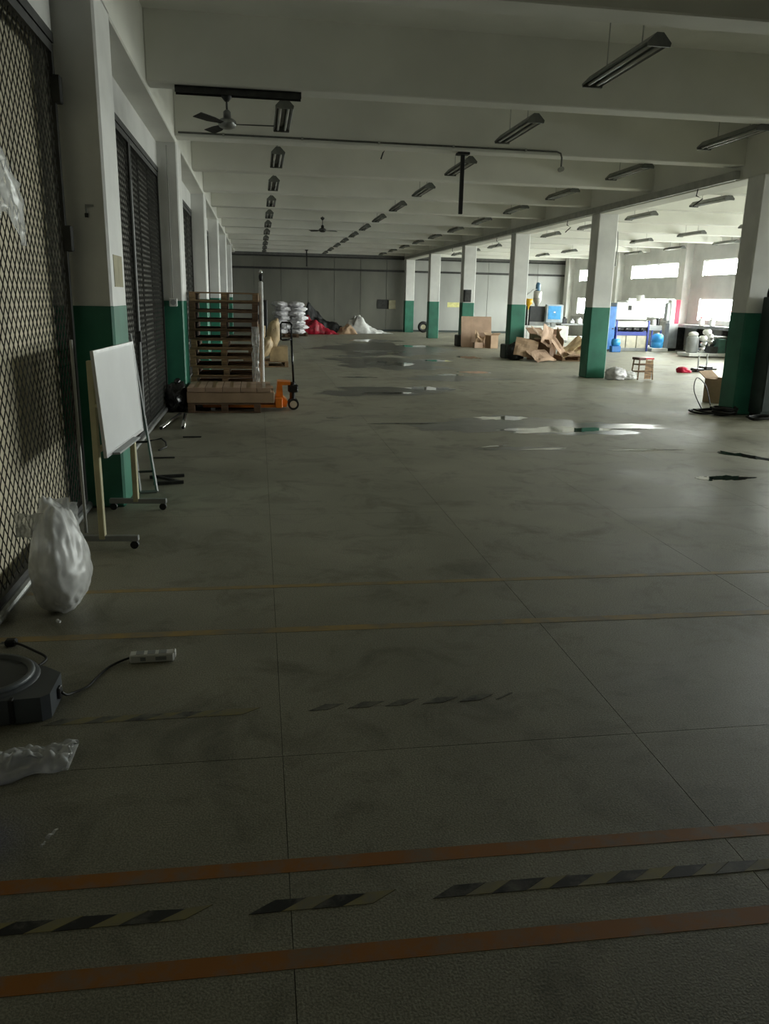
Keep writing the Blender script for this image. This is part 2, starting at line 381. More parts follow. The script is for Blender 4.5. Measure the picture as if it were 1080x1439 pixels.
# mesh doors on the left
def expanded(y0, y1, z0, z1, pw, ph, r):
    """expanded metal: zigzag strands that touch at every second node"""
    bm = bmesh.new(); nrow = int((z1-z0)/ph); nseg = int((y1-y0)/(pw/2))
    for j in range(nrow):
        zb = z0+(j+.5)*(z1-z0)/nrow; prev = None
        for i in range(nseg+1):
            s = 1 if (i+j) % 2 else -1; z = zb+s*ph*.47*(1 if j % 1 == 0 else 1); y = y0+i*(y1-y0)/nseg
            z = zb+(ph*.5 if (i % 2) ^ (j % 2) else -ph*.5)
            z = min(max(z, z0), z1)
            ring = [bm.verts.new((0+r, y, z)), bm.verts.new((-r*.6, y, z+r)), bm.verts.new((-r*.6, y, z-r))]
            if prev:
                for k in range(3): bm.faces.new((prev[k], prev[(k+1) % 3], ring[(k+1) % 3], ring[k]))
            prev = ring
    m = MB(); m.bm.free(); m.bm = bm; return m
def mesh_door(n_, y0, y1, leaves, label, back, detail=True, stiles=2, pw=.09, ph=.056, r=.0038):
    X = -1.40; o = thing('door_%d' % n_, label, None, (X, y0, 0), kind='structure'); wdt = y1-y0; zt = 3.38
    MB().box(-.13, -.115, 0, wdt, 0.02, 3.4).build('backing_sheet', back, o)
    MB().box(-.22, .02, -.0, wdt, 3.42, 3.78).build('lintel', WHITE, o)
    MB().box(-.03, .03, 0, wdt, zt-.02, zt+.045).build('top_rail', STEELD, o)
    lw = wdt/leaves
    for q in range(leaves):
        a = q*lw; b = a+lw
        f = MB().box(-.025, .025, a+.01, a+.07, .05, zt-.03).box(-.025, .025, b-.07, b-.01, .05, zt-.03)
        f.box(-.025, .025, a+.07, b-.07, .05, .11).box(-.025, .025, a+.07, b-.07, zt-.09, zt-.03)
        f.build('door_frame', STEELD, o)
        for t in range(1, stiles+1 if detail else 1):
            yy = a+lw*t/3; MB().box(-.03, -.012, yy-.012, yy+.012, .1, zt-.08).build('stile', STEELD, o)
        if detail:
            e = expanded(a+.06, b-.06, .1, zt-.08, pw, ph, r).build('wire_mesh', WIRE, o); e['kind'] = 'stuff'
        else:
            MB().box(-.01, 0, a+.06, b-.06, .1, zt-.08).build('wire_mesh', WIRE, o)
    return o
d1 = mesh_door(1, 3.40, 6.47, 1, 'near wire mesh door in a dark steel frame beside the whiteboard', BEIGE, True, 0)
MB().tube([(0.03, 0, .045), (.03, 3.07, .045)], .03, 10).build('floor_rail', STEEL, d1)
for zz in (3.06, 2.07): MB().box(.0, .07, 2.99, 3.06, zz-.09, zz+.09, .008).build('hinge', STEELD, d1)
d0 = mesh_door(2, .54, 3.36, 1, 'wire mesh door closest to the photographer', BEIGE, True, 0)
d2 = mesh_door(3, YL+TL, YL+BAY, 2, 'double wire mesh door between the whiteboard and the pallet stack', GREYSHEET, True, 2, .08, .06, .004)
MB().tube([(0.03, 0, .045), (.03, 5.34, .045)], .03, 10).build('floor_rail', STEEL, d2)
MB().tube([(0.035, 2.55, .1), (.035, 2.55, 2.9)], .012, 8).build('bolt_rod', GREYM, d2)
MB().box(.02, .06, 2.50, 2.56, 1.15, 1.27, .006).build('latch', STEELD, d2)
for k in range(1, 6):
    y0 = YL+TL+BAY*k; y1 = min(YL+BAY*(k+1), YB_)
    mesh_door(3+k, y0, y1, 2, 'dark mesh door in bay %d beyond the pallet stack' % k, GREYSHEET, k < 2, 2, .2, .1, .006)

# ================================================================== ceiling fittings
def make_light():
    t = thing('hanging_light', 'x', 'light')
    prof = [(-.03, .075), (.03, .075), (.105, .0), (.098, -.012), (.028, .055), (-.028, .055), (-.098, -.012), (-.105, 0)]
    MB().prism(prof, -.68, .68, 'Y').build('housing', FIXT, t)
    for s in (-1, 1):
        MB().prism([(-.03, .075), (.03, .075), (.105, 0), (.098, -.03), (-.098, -.03), (-.105, 0)], s*.68-.012, s*.68+.012, 'Y').build('end_cap', FIXT, t)
        MB().tube([(s*.045, -.655, -.005), (s*.045, .655, -.005)], .016, 10).build('tube', TUBE, t, True)
        MB().cyl((0, s*.36, .07), (0, s*.36, ZS-3.735), .006, n=6).build('rod', GALV, t)
    MB().box(-.02, .02, -.64, .64, .03, .056).build('ballast_box', FIXT, t)
    return t
light0 = make_light(); used = [0]
def light(x, y, z, label, group):
    o = light0 if not used[0] else copy_tree(light0); used[0] = 1
    o.location = (x, y, z); o['label'] = label; o['group'] = group
for k in range(11): light(.34, 10.6+3.04*k, 3.77, '%s hanging twin tube light from the ceiling fan in the row over the pallets' % ORD[k], 'lights in the row over the pallets')
for k in range(12): light(3.29, 7.56+3.03*k, 3.77, '%s hanging twin tube light from the front in the middle row of the hall' % ORD[k], 'lights in the middle row')
for k in range(11): light(6.05, 10.29+3.0*k, 3.77, '%s hanging twin tube light from the front in the row beside the free columns' % ORD[k], 'lights beside the columns')
for k in range(8): light(9.28, 16.3+3.15*k, 3.75, '%s hanging twin tube light from the front just beyond the column girder' % ORD[k], 'lights beyond the girder')
for k in range(6): light(12.98, 20.4+3.3*k, 3.75, '%s hanging twin tube light from the front over the machines' % ORD[k], 'lights over the machines')
for k in range(4): light(15.75, 26.4+3.5*k, 3.75, '%s hanging twin tube light from the front beside the outer windows' % ORD[k], 'lights beside the windows')

# ceiling fan on its steel channel
def make_fan(label, loc, rz, span, drop):
    t = thing('ceiling_fan', label, 'fan', loc, rz)
    MB().cyl((0, 0, 0), (0, 0, -drop+.06), .011, n=8).build('down_rod', STEELD, t)
    MB().lathe([(.02, -.02), (.05, -.03), (.055, -.06), (.02, -.1)], n=16).build('canopy_cup', STEELD, t, True)
    MB().lathe([(.02, .14), (.04, .12), (.042, .06), (.07, .05), (.095, .03), (.1, .0), (.085, -.03), (.04, -.05), (0, -.052)], (0, 0, -drop), 20).build('motor', STEEL if drop < .36 else STEELD, t, True)
    for k in range(3):
        m = Matrix.Translation((0, 0, -drop)) @ Matrix.Rotation(2*PI*k/3, 4, 'Z')
        b = MB(); th = R(14)
        pts = [(.07, -.02), (.16, -.035), (span*.55, -.06), (span, -.065), (span+.01, .05), (span*.55, .045), (.16, .03), (.07, .02)]
        lo = [b.bm.verts.new(m @ Vector((x, y, y*math.tan(th)-.003))) for x, y in pts]; hi = [b.bm.verts.new(m @ Vector((x, y, y*math.tan(th)+.003))) for x, y in pts]
        n = len(pts)
        for i in range(n): b.bm.faces.new((lo[i], lo[(i+1) % n], hi[(i+1) % n], hi[i]))
        b.bm.faces.new(lo[::-1]); b.bm.faces.new(hi); b.build('blade', STEELD, t)
    return t
ch = thing('fan_mounting_channel', 'dark steel channel fixed under the beam above the near fan', 'bracket', (-.82, 9.42, 3.80))
MB().box(0, 1.32, 0, .12, -.008, .008).box(0, 1.32, 0, .008, -.06, 0).box(0, 1.32, .112, .12, -.06, 0).build('channel', STEELD, ch)
MB().box(.46, .60, .02, .10, -.035, -.008).build('hanger_plate', STEELD, ch)
make_fan('dark three bladed ceiling fan closest to the camera under a steel channel', (-.29, 9.5, 3.79), R(-4), .50, .32)
make_fan('small dark ceiling fan far down the hall', (1.78, 23, 3.81), R(20), .42, .36)

# conduit along the beam with a drop at its end
t = thing('electrical_conduit', 'thin conduit running along the beam with a bent end', 'conduit', (-1.05, 11.9, 3.86))
Yc = .42
MB().tube([(0, Yc, 0), (5.5, Yc, 0), (5.56, Yc, -.02), (5.58, Yc, -.08), (5.58, Yc, -.22)], .013, 8).build('pipe', FIXT, t, True)
MB().cyl((5.58, Yc-.05, -.24), (5.58, Yc+.05, -.24), .035, n=12).build('outlet_box', GALV, t)
for i in range(5): MB().box(.6+i*1.1, .63+i*1.1, Yc-.018, Yc+.025, -.018, .018).build('clip', GALV, t)
t = thing('hanging_post', 'black steel post hanging straight down from a beam', 'post', (3.05, 12.48, 3.81))
MB().box(-.09, .09, -.08, .08, -.035, 0, .004).build('flange', BLACK, t)
MB().box(-.028, .028, -.028, .028, -.86, -.03, .004).build('shaft', BLACK, t)
t = thing('hanging_post', 'short dark post hanging near the far end wall', 'post', (2.3, 39.4, 3.81))
MB().box(-.07, .07, -.07, .07, -.04, 0).build('flange', BLACK, t); MB().box(-.03, .03, -.03, .03, -.75, -.03).build('shaft', BLACK, t)
for x, y, z, lb in ((2.12, 6.75, ZS, 'bent dark wire hook hanging from the ceiling at the top edge'), (1.95, 12.95, ZS, 'small dark hook hanging from the ceiling beside the conduit')):
    t = thing('ceiling_hook', lb, 'hook', (x, y, z)); n_ = .5 if y < 8 else .62
    MB().tube([(0, 0, 0), (0, 0, -n_+.12), (.02, 0, -n_+.04), (-.03, 0, -n_-.03), (-.06, 0, -n_-.12)], .011, 8).build('wire', STEELD, t, True)
    MB().cyl((0, 0, -.012), (0, 0, 0), .03, n=10).build('anchor', STEELD, t)
t = thing('cable_trunking', 'grey cable trunking along the girder over the columns', 'trunking', (XR-.075, 12.4, 3.61))
MB().box(0, .07, 0, 29.5, 0, .13, .006).build('duct', GALV, t); MB().box(-.004, .0, 0, 29.5, .03, .1).build('cover', GALV, t)
for i in range(4):
    MB().tube([(.05, 1.2+6*i, 0), (.06, 1.25+6*i, -.1), (.1, 1.1+6*i, -.16), (.05, 1.3+6*i, -.26)], .012, 6).build('dangling_wire', STEELD, t)

# ================================================================== whiteboard on its stand
def whiteboard():
    t = thing('whiteboard', 'white dry erase board on a cream wheeled stand before the green pilaster', 'whiteboard', (-1.08, 5.40, 0), R(-4.2))
    for y in (0.03, 1.06):
        p = MB().box(-.02, .02, y-.025, y+.025, .07, 1.27, .004).build('post', CREAM, t)
        f = MB().box(-.21, .24, y-.02, y+.02, .055, .095, .005).build('foot', GREYM, t)
        for xx in (-.18, .21):
            c = MB().cyl((xx, y-.014, .028), (xx, y+.014, .028), .028, n=14).build('caster', BLACK, f)
    MB().box(-.015, .015, .06, 1.03, .66, .69, .003).build('crossbar', CREAM, t)
    tilt = rotm('Y', -3.5, (.05, 0, .98))
    MB().box(.035, .055, .0, 1.10, .655, 1.32, 0, tilt).build('board', BOARDW, t)
    fr = MB()
    fr.box(.036, .058, -.015, 1.115, 1.315, 1.335, 0, tilt); fr.box(.036, .058, -.015, 1.115, .638, .66, 0, tilt)
    fr.box(.036, .058, -.015, .005, .655, 1.32, 0, tilt); fr.box(.036, .058, 1.095, 1.115, .655, 1.32, 0, tilt)
    fr.build('board_frame', mat('aluminium_trim', (.62, .62, .62), .35, metal=.5), t)
    MB().box(.056, .11, .12, .75, .634, .65, .003, tilt).build('pen_tray', GREYM, t)
    for y in (0.03, 1.06):
        MB().cyl((.018, y-.02, .98), (.034, y-.02, .98), .014, n=12).build('pivot_knob', CREAM, t)
whiteboard()
o = MB().box(XL, XL+.004, YL+.14, YL+.54, 1.74, 1.98).build('paper_notice', PAPER); tag(o, 'yellowed paper notice stuck to the pilaster above the whiteboard', 'notice')
t = thing('wall_bracket', 'small dark bracket stub on the pilaster face high above the whiteboard', 'bracket', (-1.22, YL, 2.28))
MB().box(-.03, .03, -.012, 0, .03, .042).box(-.03, -.02, -.015, 0, -.03, .03).build('angle', GREYM, t); MB().box(-.035, -.01, -.02, -.01, -.05, -.02).build('lug', STEELD, t)
t = thing('light_switch', 'small white round switch on the green pilaster beside the pallets', 'switch', (-1.24, YL+BAY, 1.57))
MB().box(-.06, .06, -.03, 0, -.06, .06, .01).build('back_box', WPLAS, t); MB().cyl((0, -.045, 0), (0, -.03, 0), .04, n=16).build('dial', GREYM, t)
MB().tube([(0, -.015, .06), (0, -.015, 2.15)], .008, 6).build('conduit', GALV, t)
# leaning rod and steel frame, scraps on the floor along the doors
o = MB().tube([(-1.26, 5.78, .012), (-1.335, 6.12, 1.36)], .011, 8).build('leaning_rod', GALV, None, True); tag(o, 'thin pale metal rod leaning between door and whiteboard', 'rod')
t = thing('leaning_steel_frame', 'long narrow steel frame leaning behind the whiteboard', 'frame', (-.98, 7.0, 0))
A, B_ = Vector((-.07, 0, .015)), Vector((.07, .02, .015)); C_, D_ = Vector((-.30, .95, 1.32)), Vector((-.22, .98, 1.32))
for p, q, nm in ((A, C_, 'side_bar'), (B_, D_, 'side_bar'), (A, B_, 'end_bar'), (C_, D_, 'end_bar')): MB().tube([p, q], .014, 4).build(nm, GREYM, t)
for f in (.12, .3): MB().tube([A.lerp(C_, f), B_.lerp(D_, f)], .01, 4).build('rung', STEELD, t)
t = thing('steel_offcut', 'dark H shaped steel offcut lying on the floor by the mesh door', 'metal scrap', (-.86, 7.5, 0), R(12))
MB().box(-.16, .16, .12, .15, .002, .03, .002).build('bar', STEELD, t); MB().box(-.15, .12, -.16, -.13, .002, .03, .002).build('bar', STEELD, t)
MB().box(-.015, .015, -.15, .14, .004, .028, .002, rotm('Z', 32)).build('web', STEELD, t)
for i, (x0, y0, x1, y1, lb) in enumerate(((-1.26, 10.45, -1.13, 11.7, 'shiny steel tube on the floor closest to the mesh door'), (-.99, 10.5, -1.06, 11.65, 'shiny steel tube on the floor beside the pallet boxes'))):
    t = thing('steel_tube', lb, 'tube', (x0, y0, .028), group='shiny tubes under the black bag')
    MB().cyl((0, 0, 0), (x1-x0, y1-y0, 0), .026, n=14).build('barrel', CHROME, t, True); MB().cyl((0, -.004, 0), (0, .004, 0), .02, n=12).build('end_plug', BLACK, t)
t = thing('black_bag', 'black rubbish sack slumped at the foot of the green pilaster', 'bag', (-1.22, 12.22, 0))
MB().blob((0, 0, .2), (.17, .2, .24), .22, 2.2, 4, 3, .82, .2).build('sack', BLACKG, t, True)
MB().blob((.02, 0, .43), (.05, .06, .06), .3, 3, 3, 5).build('tied_neck', BLACKG, t, True)
o = MB().tube([(-1.30, 9.6, .012), (-1.18, 9.75, .012), (-1.1, 9.5, .012), (-1.06, 9.2, .012), (-1.12, 9.0, .012)], .01, 6).build('loose_hose', BLACK, None, True); tag(o, 'short black hose curled on the floor by the mesh door rail', 'hose')
for i, (x, y, lb) in enumerate(((-.83, 9.9, 'small dark strip on the floor below the steel tubes'), (-1.02, 8.6, 'thin dark strip on the floor by the steel offcut'))):
    o = MB().box(x-.11, x+.11, y-.02, y+.02, 0, .012, .003).build('metal_strip', STEELD); tag(o, lb, 'metal scrap')

# ================================================================== pallets, boxes, pallet truck
def make_pallet(m):
    t = thing('wooden_pallet', 'x', 'pallet')
    W, D, H = 1.06, 1.0, .143
    for i in range(6):
        y = i*(D-.12)/5; MB().box(0, W, y, y+.12, H-.022, H, .003).build('deck_board', m, t)
    for x in (0, W/2-.045, W-.09): MB().box(x, x+.09, 0, D, .022, H-.022, .003).build('stringer', m, t)
    for i in range(3):
        y = i*(D-.12)/2; MB().box(0, W, y, y+.12, 0, .022, .003).build('bottom_board', m, t)
    return t
palA = make_pallet(WOOD); palB = make_pallet(WOOD2); ua = [0]; ub = [0]
def pallet(dark, x, y, z, rz, label, group=None):
    src, u = (palB, ub) if dark else (palA, ua)
    o = src if not u[0] else copy_tree(src); u[0] = 1
    o.location = (x, y, z); o.rotation_euler.z = rz; o['label'] = label
    if group: o['group'] = group
    elif 'group' in o: del o['group']
    return o
random.seed(11)
for k in range(12):
    pallet(k in (7, 8, 9, 10), -1.06+random.uniform(-.025, .02), 13.10+random.uniform(-.03, .03), k*.1445, R(random.uniform(-1, 1)),
           '%s wooden pallet from the top of the tall stack by the pilaster' % ORD[11-k], 'tall stack of pallets')
def block_pallet(label, x, y):
    t = thing('wooden_pallet', label, 'pallet', (x, y, 0)); W, D, H = 1.06, 1.0, .143
    for i in range(6): MB().box(0, W, i*(D-.12)/5, i*(D-.12)/5+.12, H-.022, H, .003).build('deck_board', WOOD2, t)
    for i in range(3):
        MB().box(0, W, i*(D-.1)/2, i*(D-.1)/2+.1, 0, .02, .003).build('bottom_board', WOOD2, t)
        for x_ in (0, W/2-.05, W-.1): MB().box(x_, x_+.1, i*(D-.1)/2, i*(D-.1)/2+.1, .02, H-.022, .003).build('block', WOOD2, t)
block_pallet('low dark pallet under the flat cartons on the orange pallet truck', -1.05, 12.0)
def carton(x0, x1, y0, y1, z0, z1, label, m=CARD, group=None, flaps=True, rz=0):
    cx, cy = (x0+x1)/2, (y0+y1)/2
    t = thing('carton', label, 'box', (cx, cy, z0), rz, group); a, b, h = (x1-x0)/2, (y1-y0)/2, z1-z0
    MB().box(-a, a, -b, b, 0, h-.006, .004).build('body', m, t)
    if a > b:
        for s in (-1, 1): MB().box(-a+.002, a-.002, min(s*.003, s*(b-.001)), max(s*.003, s*(b-.001)), h-.006, h, .001).build('flap', m, t)
    else:
        for s in (-1, 1): MB().box(min(s*.003, s*(a-.001)), max(s*.003, s*(a-.001)), -b+.002, b-.002, h-.006, h, .001).build('flap', m, t)
    MB().box(-.025 if a <= b else -a*.99, .025 if a <= b else a*.99, -b*.99 if a <= b else -.025, b*.99 if a <= b else .025, h, h+.001).build('parcel_tape', mat('parcel_tape', (.40, .29, .17), .3), t)
    return t
carton(-1.06, .21, 12.02, 12.97, .146, .305, 'wide flat brown carton lying across the low pallet', CARD)
xx = -1.05
for k, wd in enumerate((.26, .25, .26, .24, .21)):
    carton(xx, xx+wd-.006, 12.0, 12.9+random.uniform(-.03, .03), .308, .372, '%s flat carton from the pilaster on top of the wide carton' % ORD[k], CARD2, 'flat cartons on the wide carton'); xx += wd
# pallet truck
def pallet_truck():
    t = thing('pallet_truck', 'orange hand pallet truck with a black handle under the low pallet', 'pallet truck', (.30, 12.46, 0))
    for s in (-1, 1):
        MB().box(-1.15, .02, s*.2-.075, s*.2+.075, .055, .10, .008).build('fork', ORANGE, t)
        MB().cyl((-1.0, s*.2-.04, .035), (-1.0, s*.2+.04, .035), .034, n=12).build('load_roller', WPLAS, t)
    b = MB().prism([(-.10, .05), (.10, .05), (.12, .14), (.05, .20), (.04, .38), (.16, .385), (.17, .43), (-.03, .44), (-.06, .2)], -.16, .16, 'Y').build('chassis', ORANGE, t)
    MB().box(-.07, .04, -.285, .285, .05, .20, .01).build('cross_head', ORANGE, t)
    MB().cyl((.2, 0, .14), (.2, 0, .42), .045, n=14).build('pump', BLACKG, t)
    MB().box(.13, .29, -.07, .07, .26, .38, .02).build('pivot_block', BLACKG, t)
    for s in (-1, 1):
        w_ = MB().cyl((.21, s*.09-.025, .085), (.21, s*.09+.025, .085), .085, n=24).build('steering_wheel', BLACK, t)
        MB().cyl((.21, s*.09-.028, .085), (.21, s*.09+.028, .085), .055, n=20).build('wheel_hub', BEIGEM, w_)
    MB().tube([(.22, 0, .36), (.19, 0, 1.10)], .017, 10).build('drawbar', BLACKG, t, True)
    h = MB(); lo, hi = 1.08, 1.31
    h.tube([(.19, 0, lo), (.195, -.02, hi-.03), (.17, -.02, hi), (.05, -.02, hi), (.03, -.02, hi-.03), (.03, -.02, lo-.02), (.06, -.02, lo-.03), (.19, -.01, lo-.02)], .014, 8)
    h.build('grip_loop', BLACKG, t, True)
    MB().tube([(.12, -.02, hi-.01), (.12, .0, hi-.07)], .008, 6).build('release_lever', STEEL, t)
pallet_truck()
# slim film roll beside the pallet stack, film caught on the stack corner
t = thing('wrapped_film_roll', 'slim pale film roll with a shiny cap standing beside the pallet stack', 'roll', (.05, 13.6, 0))
MB().lathe([(.034, 0), (.036, .02), (.034, .6), (.037, 1.2), (.034, 1.9), (.02, 1.92)], n=16).build('roll', FOAM, t, True)
MB().lathe([(.012, 1.92), (.03, 1.95), (.034, 1.99), (.026, 2.03)], n=14).build('collar', BLACK, t, True)
MB().lathe([(.0, 2.03), (.02, 2.04), (.032, 2.06), (.02, 2.09), (.0, 2.1)], n=14).build('cap', CHROME, t, True)
t = thing('stretch_film', 'crumpled clear stretch film hanging on the corner of the pallet stack', 'plastic film', (-.02, 13.05, 0))
def P(u, v): return Vector((-.09+u*.11+.03*noise.noise(Vector((u*6, v*9, 1))), -.04+.05*noise.noise(Vector((u*7, v*12, 5)))-.02*u, .02+v*1.2))
MB().sheet(P, 12, 50).build('film', FILMC, t, True, .0008)
MB().tube(sm([(-.09, -.03, .9), (-.03, -.06, .93), (.02, -.04, .9)]), .006, 6).build('twisted_edge', FILMW, t)
# kraft bundles behind
pallet(False, -.35, 19.9, 0, R(3), 'wooden pallet under the kraft paper bundles')
for i, (x, y, z, sx, sy, sz, ry, lb) in enumerate(((.36, 20.1, .78, .16, .16, .38, 8, 'tall upright kraft paper sack on the pallet behind the truck handle'),
        (.12, 19.9, .46, .17, .2, .30, 30, 'kraft paper sack leaning over beside the pallet stack'), (-.02, 20.45, .74, .17, .15, .28, 20, 'kraft paper sack wedged against the pallet stack'),)):
    t = thing('kraft_sack', lb, 'sack', (x, y, .145), group='kraft sacks behind the truck')
    q = rotm('Y', ry, (0, 0, z-.145))
    b = MB().blob((0, 0, z-.145), (sx, sy, sz), .16, 1.8, 4, i+4, 0, .12); bmesh.ops.transform(b.bm, matrix=q, verts=b.bm.verts)
    zmin = min(v.co.z for v in b.bm.verts)
    for v in b.bm.verts:
        v.co.z = max(v.co.z, 0.0)
    b.build('sack_body', KRAFT, t, True)
    MB().tube([q @ Vector((-sx*.9, 0, z-.145+sz*.3)), q @ Vector((0, -sy*1.02, z-.145+sz*.32)), q @ Vector((sx*.9, 0, z-.145+sz*.3))], .012, 6).build('tie', CARD, t)
carton(.26, .70, 19.95, 20.6, .146, .50, 'brown carton lying on the pallet below the kraft sacks', KRAFT)
carton(-.26, .12, 20.32, 20.72, .146, .475, 'small brown carton under the kraft sack wedged against the pallet stack', CARD)
# white sacks stack
pallet(True, .62, 34.6, 0, 0, 'dark pallet under the white sacks at the far end'); pallet(True, 1.5-.55+.12+.0, 35.9, 0, 0, 'dark pallet behind the stacked white sacks')
random.seed(5)
n = 0
for lv in range(7):
    for c in range(2):
        x = .98+c*.68+(.06 if lv % 2 else -.06)+random.uniform(-.03, .03); n += 1
        t = thing('white_sack', '%s white sack from the top in the far stack, %s side' % (ORD[6-lv], 'aisle' if c else 'door'), 'sack', (x, 35.1, .145+lv*.185), group='stacked white sacks')
        MB().blob((0, 0, .095), (.345, .5, .118), .18, 2.4, 4, n, .8, .3).build('sack_body', BAGS, t, True)
        MB().box(-.05, .05, -.52, -.46, .07, .10, .01).build('stitched_end', BAGS, t)
# dark upright machine behind the kraft bundles
t = thing('weighing_column', 'dark upright cabinet with a pale panel behind the kraft sacks', 'cabinet', (.05, 27.5, 0))
MB().box(-.25, .25, 0, .3, 0, 1.55, .02).build('body', BLACK, t); MB().box(-.06, .10, -.01, 0, 1.08, 1.36).build('pale_panel', GREYM, t); MB().box(-.3, .3, -.05, .35, 0, .1, .02).build('base', STEELD, t)
# red and black heap, white film heap
def heap(name, label, cat, loc, pts, m, seed, extra=None):
    t = thing(name, label, cat, loc)
    for i, (x, y, z, sx, sy, sz, nm, mm) in enumerate(pts):
        MB().blob((x, y, z), (sx, sy, sz), .22, 2.3, 4, seed+i, z/sz if z < sz else 0, .3).build(nm, mm, t, True)
    return t
def mound(name, label, cat, loc, prof, depth, m, seed, rough=.12, freq=3.5):
    """crumpled sheet heaped to a height profile along X"""
    t = thing(name, label, cat, loc); x0, x1 = prof[0][0], prof[-1][0]
    def H(x):
        for (a, ha), (b_, hb) in zip(prof, prof[1:]):
            if a <= x <= b_: return ha+(hb-ha)*(x-a)/(b_-a)
        return 0
    def P(u, v):
        x = x0+u*(x1-x0); e = math.sqrt(max(0, 1-abs(v*2-1)**2.2)); q = Vector((x*freq, v*freq*1.3, seed))
        h = H(x)*e*(.85+.5*noise.noise(q*.6))+rough*e*(abs(noise.noise(q))-.15+.5*abs(noise.noise(q*2.3)))*min(1, H(x)*3)
        return Vector((x+.05*noise.noise(q*1.7), (v-.5)*depth*(.8+.3*noise.noise(Vector((x*2, seed, 0))))+.05*noise.noise(q*1.5), max(.004, h)))
    MB().sheet(P, 56, 36).build('crumpled_sheet', m, t, True, .006)
    def Q(u, v):
        x = x0+u*(x1-x0)*1.0; return Vector((x, -depth*.42+(v-.5)*.18+.06*noise.noise(Vector((x*5, seed, 1))), .004+.05*abs(noise.noise(Vector((x*7, v*4, seed))))))
    MB().sheet(Q, 30, 6).build('spread_edge', m, t, True, .004)
    return t
mound('red_sheeting_heap', 'heap of crumpled red plastic sheeting on the floor at the far end', 'sheeting', (2.2, 38.4, 0), [(-.2, .55), (.1, .9), (.5, .62), (1.0, .3), (1.35, .1), (1.5, .02)], 1.3, RED, 3)
mound('black_tarpaulin', 'black tarpaulin draped behind the red heap', 'tarpaulin', (2.2, 39.9, 0), [(-.3, 1.0), (.2, 1.25), (.7, 1.0), (1.2, .62), (1.6, .45), (1.85, .3)], 1.0, BLACK, 7)
mound('brown_sack_heap', 'small brown sacks between red heap and white film', 'sacks', (3.68, 38.6, 0), [(0, .05), (.25, .35), (.55, .42), (.85, .2), (.95, .02)], .9, CARD, 11)
mound('white_film_heap', 'heap of crumpled white plastic film by the far end wall', 'plastic film', (4.3, 39.9, 0), [(-.1, .1), (.1, .7), (.38, 1.02), (.65, .8), (.95, .5), (1.4, .2), (1.9, .06), (2.2, .01)], 1.3, FOAM, 15)
t = thing('wall_box', 'pale yellow box on a dark plate on the far end wall', 'electrical box', (6.9, YB_, 1.2))
MB().box(-.75, -.18, -.04, 0, -.05, .42).build('dark_plate', STEELD, t); MB().box(-.16, .2, -.14, 0, -.05, .4, .01).build('box', PAPER, t)
o = MB().box(9.9, 10.55, YB_-.012, YB_-.001, 1.3, 1.55).build('wall_notice', mat('yellow_notice', (.62, .60, .25), .6)); tag(o, 'faded yellow notice on the far wall between columns', 'notice')
# hose reel
t = thing('hose_reel', 'dark coiled hose reel on the floor by the far column', 'hose reel', (8.45, 41.6, 0))
q = rotm('X', 90)
def torus(b, R_, r, mtx, n=28, k=8):
    pr = [[mtx @ Vector(((R_+r*math.cos(2*PI*j/k))*math.cos(2*PI*i/n), (R_+r*math.cos(2*PI*j/k))*math.sin(2*PI*i/n), r*math.sin(2*PI*j/k))) for j in range(k)] for i in range(n)]
    vs = [[b.bm.verts.new(p) for p in ring] for ring in pr]
    for i in range(n):
        for j in range(k): b.bm.faces.new((vs[i][j], vs[(i+1) % n][j], vs[(i+1) % n][(j+1) % k], vs[i][(j+1) % k]))
    return b
torus(MB(), .2, .09, Matrix.Translation((0, 0, .29)) @ q).build('hose_coil', BLACK, t, True)
MB().cyl((0, -.05, .29), (0, .05, .29), .13, n=18).build('drum', PAPER, t)

# ================================================================== things by the free columns
t = thing('cardboard_sheet', 'large flat brown cardboard sheet leaning on the fourth column', 'cardboard', (7.42, 29.35, 0))
MB().box(0, 1.15, 0, .02, 0, 1.12, .003, rotm('X', -8)).build('sheet', CARD2, t); MB().box(.38, .385, -.004, 0, .02, 1.1, 0, rotm('X', -8)).build('crease', CARD, t)
def flapbox(label, loc, rz, sx, sy, sz, m=CARD, tilt=0):
    t = thing('torn_carton', label, 'box', loc, rz); q = rotm('X', tilt)
    MB().box(-sx, sx, -sy, -sy+.012, 0, sz, 0, q).build('side', m, t); MB().box(-sx, sx, sy-.012, sy, 0, sz, 0, q).build('side', m, t)
    MB().box(-sx, -sx+.012, -sy, sy, 0, sz, 0, q).build('side', m, t); MB().box(sx-.012, sx, -sy, sy, 0, sz, 0, q).build('side', m, t)
    MB().box(-sx, sx, -sy, sy, 0, .012, 0, q).build('bottom', m, t)
    for s, a in ((-1, 118), (1, -125)):
        f = MB().box(-sx, sx, 0, sy*.9, 0, .012, 0); bmesh.ops.transform(f.bm, matrix=q @ Matrix.Translation((0, s*sy, sz)) @ Matrix.Rotation(R(-a if s < 0 else 180+a) if False else R(s*38), 4, 'X') @ (Matrix.Rotation(PI, 4, 'Z') if s < 0 else Matrix.Identity(4)), verts=f.bm.verts)
        f.build('flap', m, t)
    return t
flapbox('small torn brown carton standing against the cardboard sheet', (8.45, 28.9, 0), R(25), .18, .16, .46, CARD)
t = thing('crumpled_card_pile', 'crumpled brown card standing in front of the cardboard sheet', 'cardboard', (7.98, 28.85, 0))
def P(u, v): return Vector(((u-.5)*.36+.09*noise.noise(Vector((u*4, v*3, 2))), .12*noise.noise(Vector((u*3, v*4, 8)))+.05*math.sin(v*7), v*.66*(.8+.2*math.sin(u*5+1))))
MB().sheet(P, 7, 8).build('bent_panel', CARD, t, False, .01)
MB().box(-.2, .14, -.02, .16, 0, .2, .004, rotm('Z', 12)).build('flattened_box', CARD2, t)
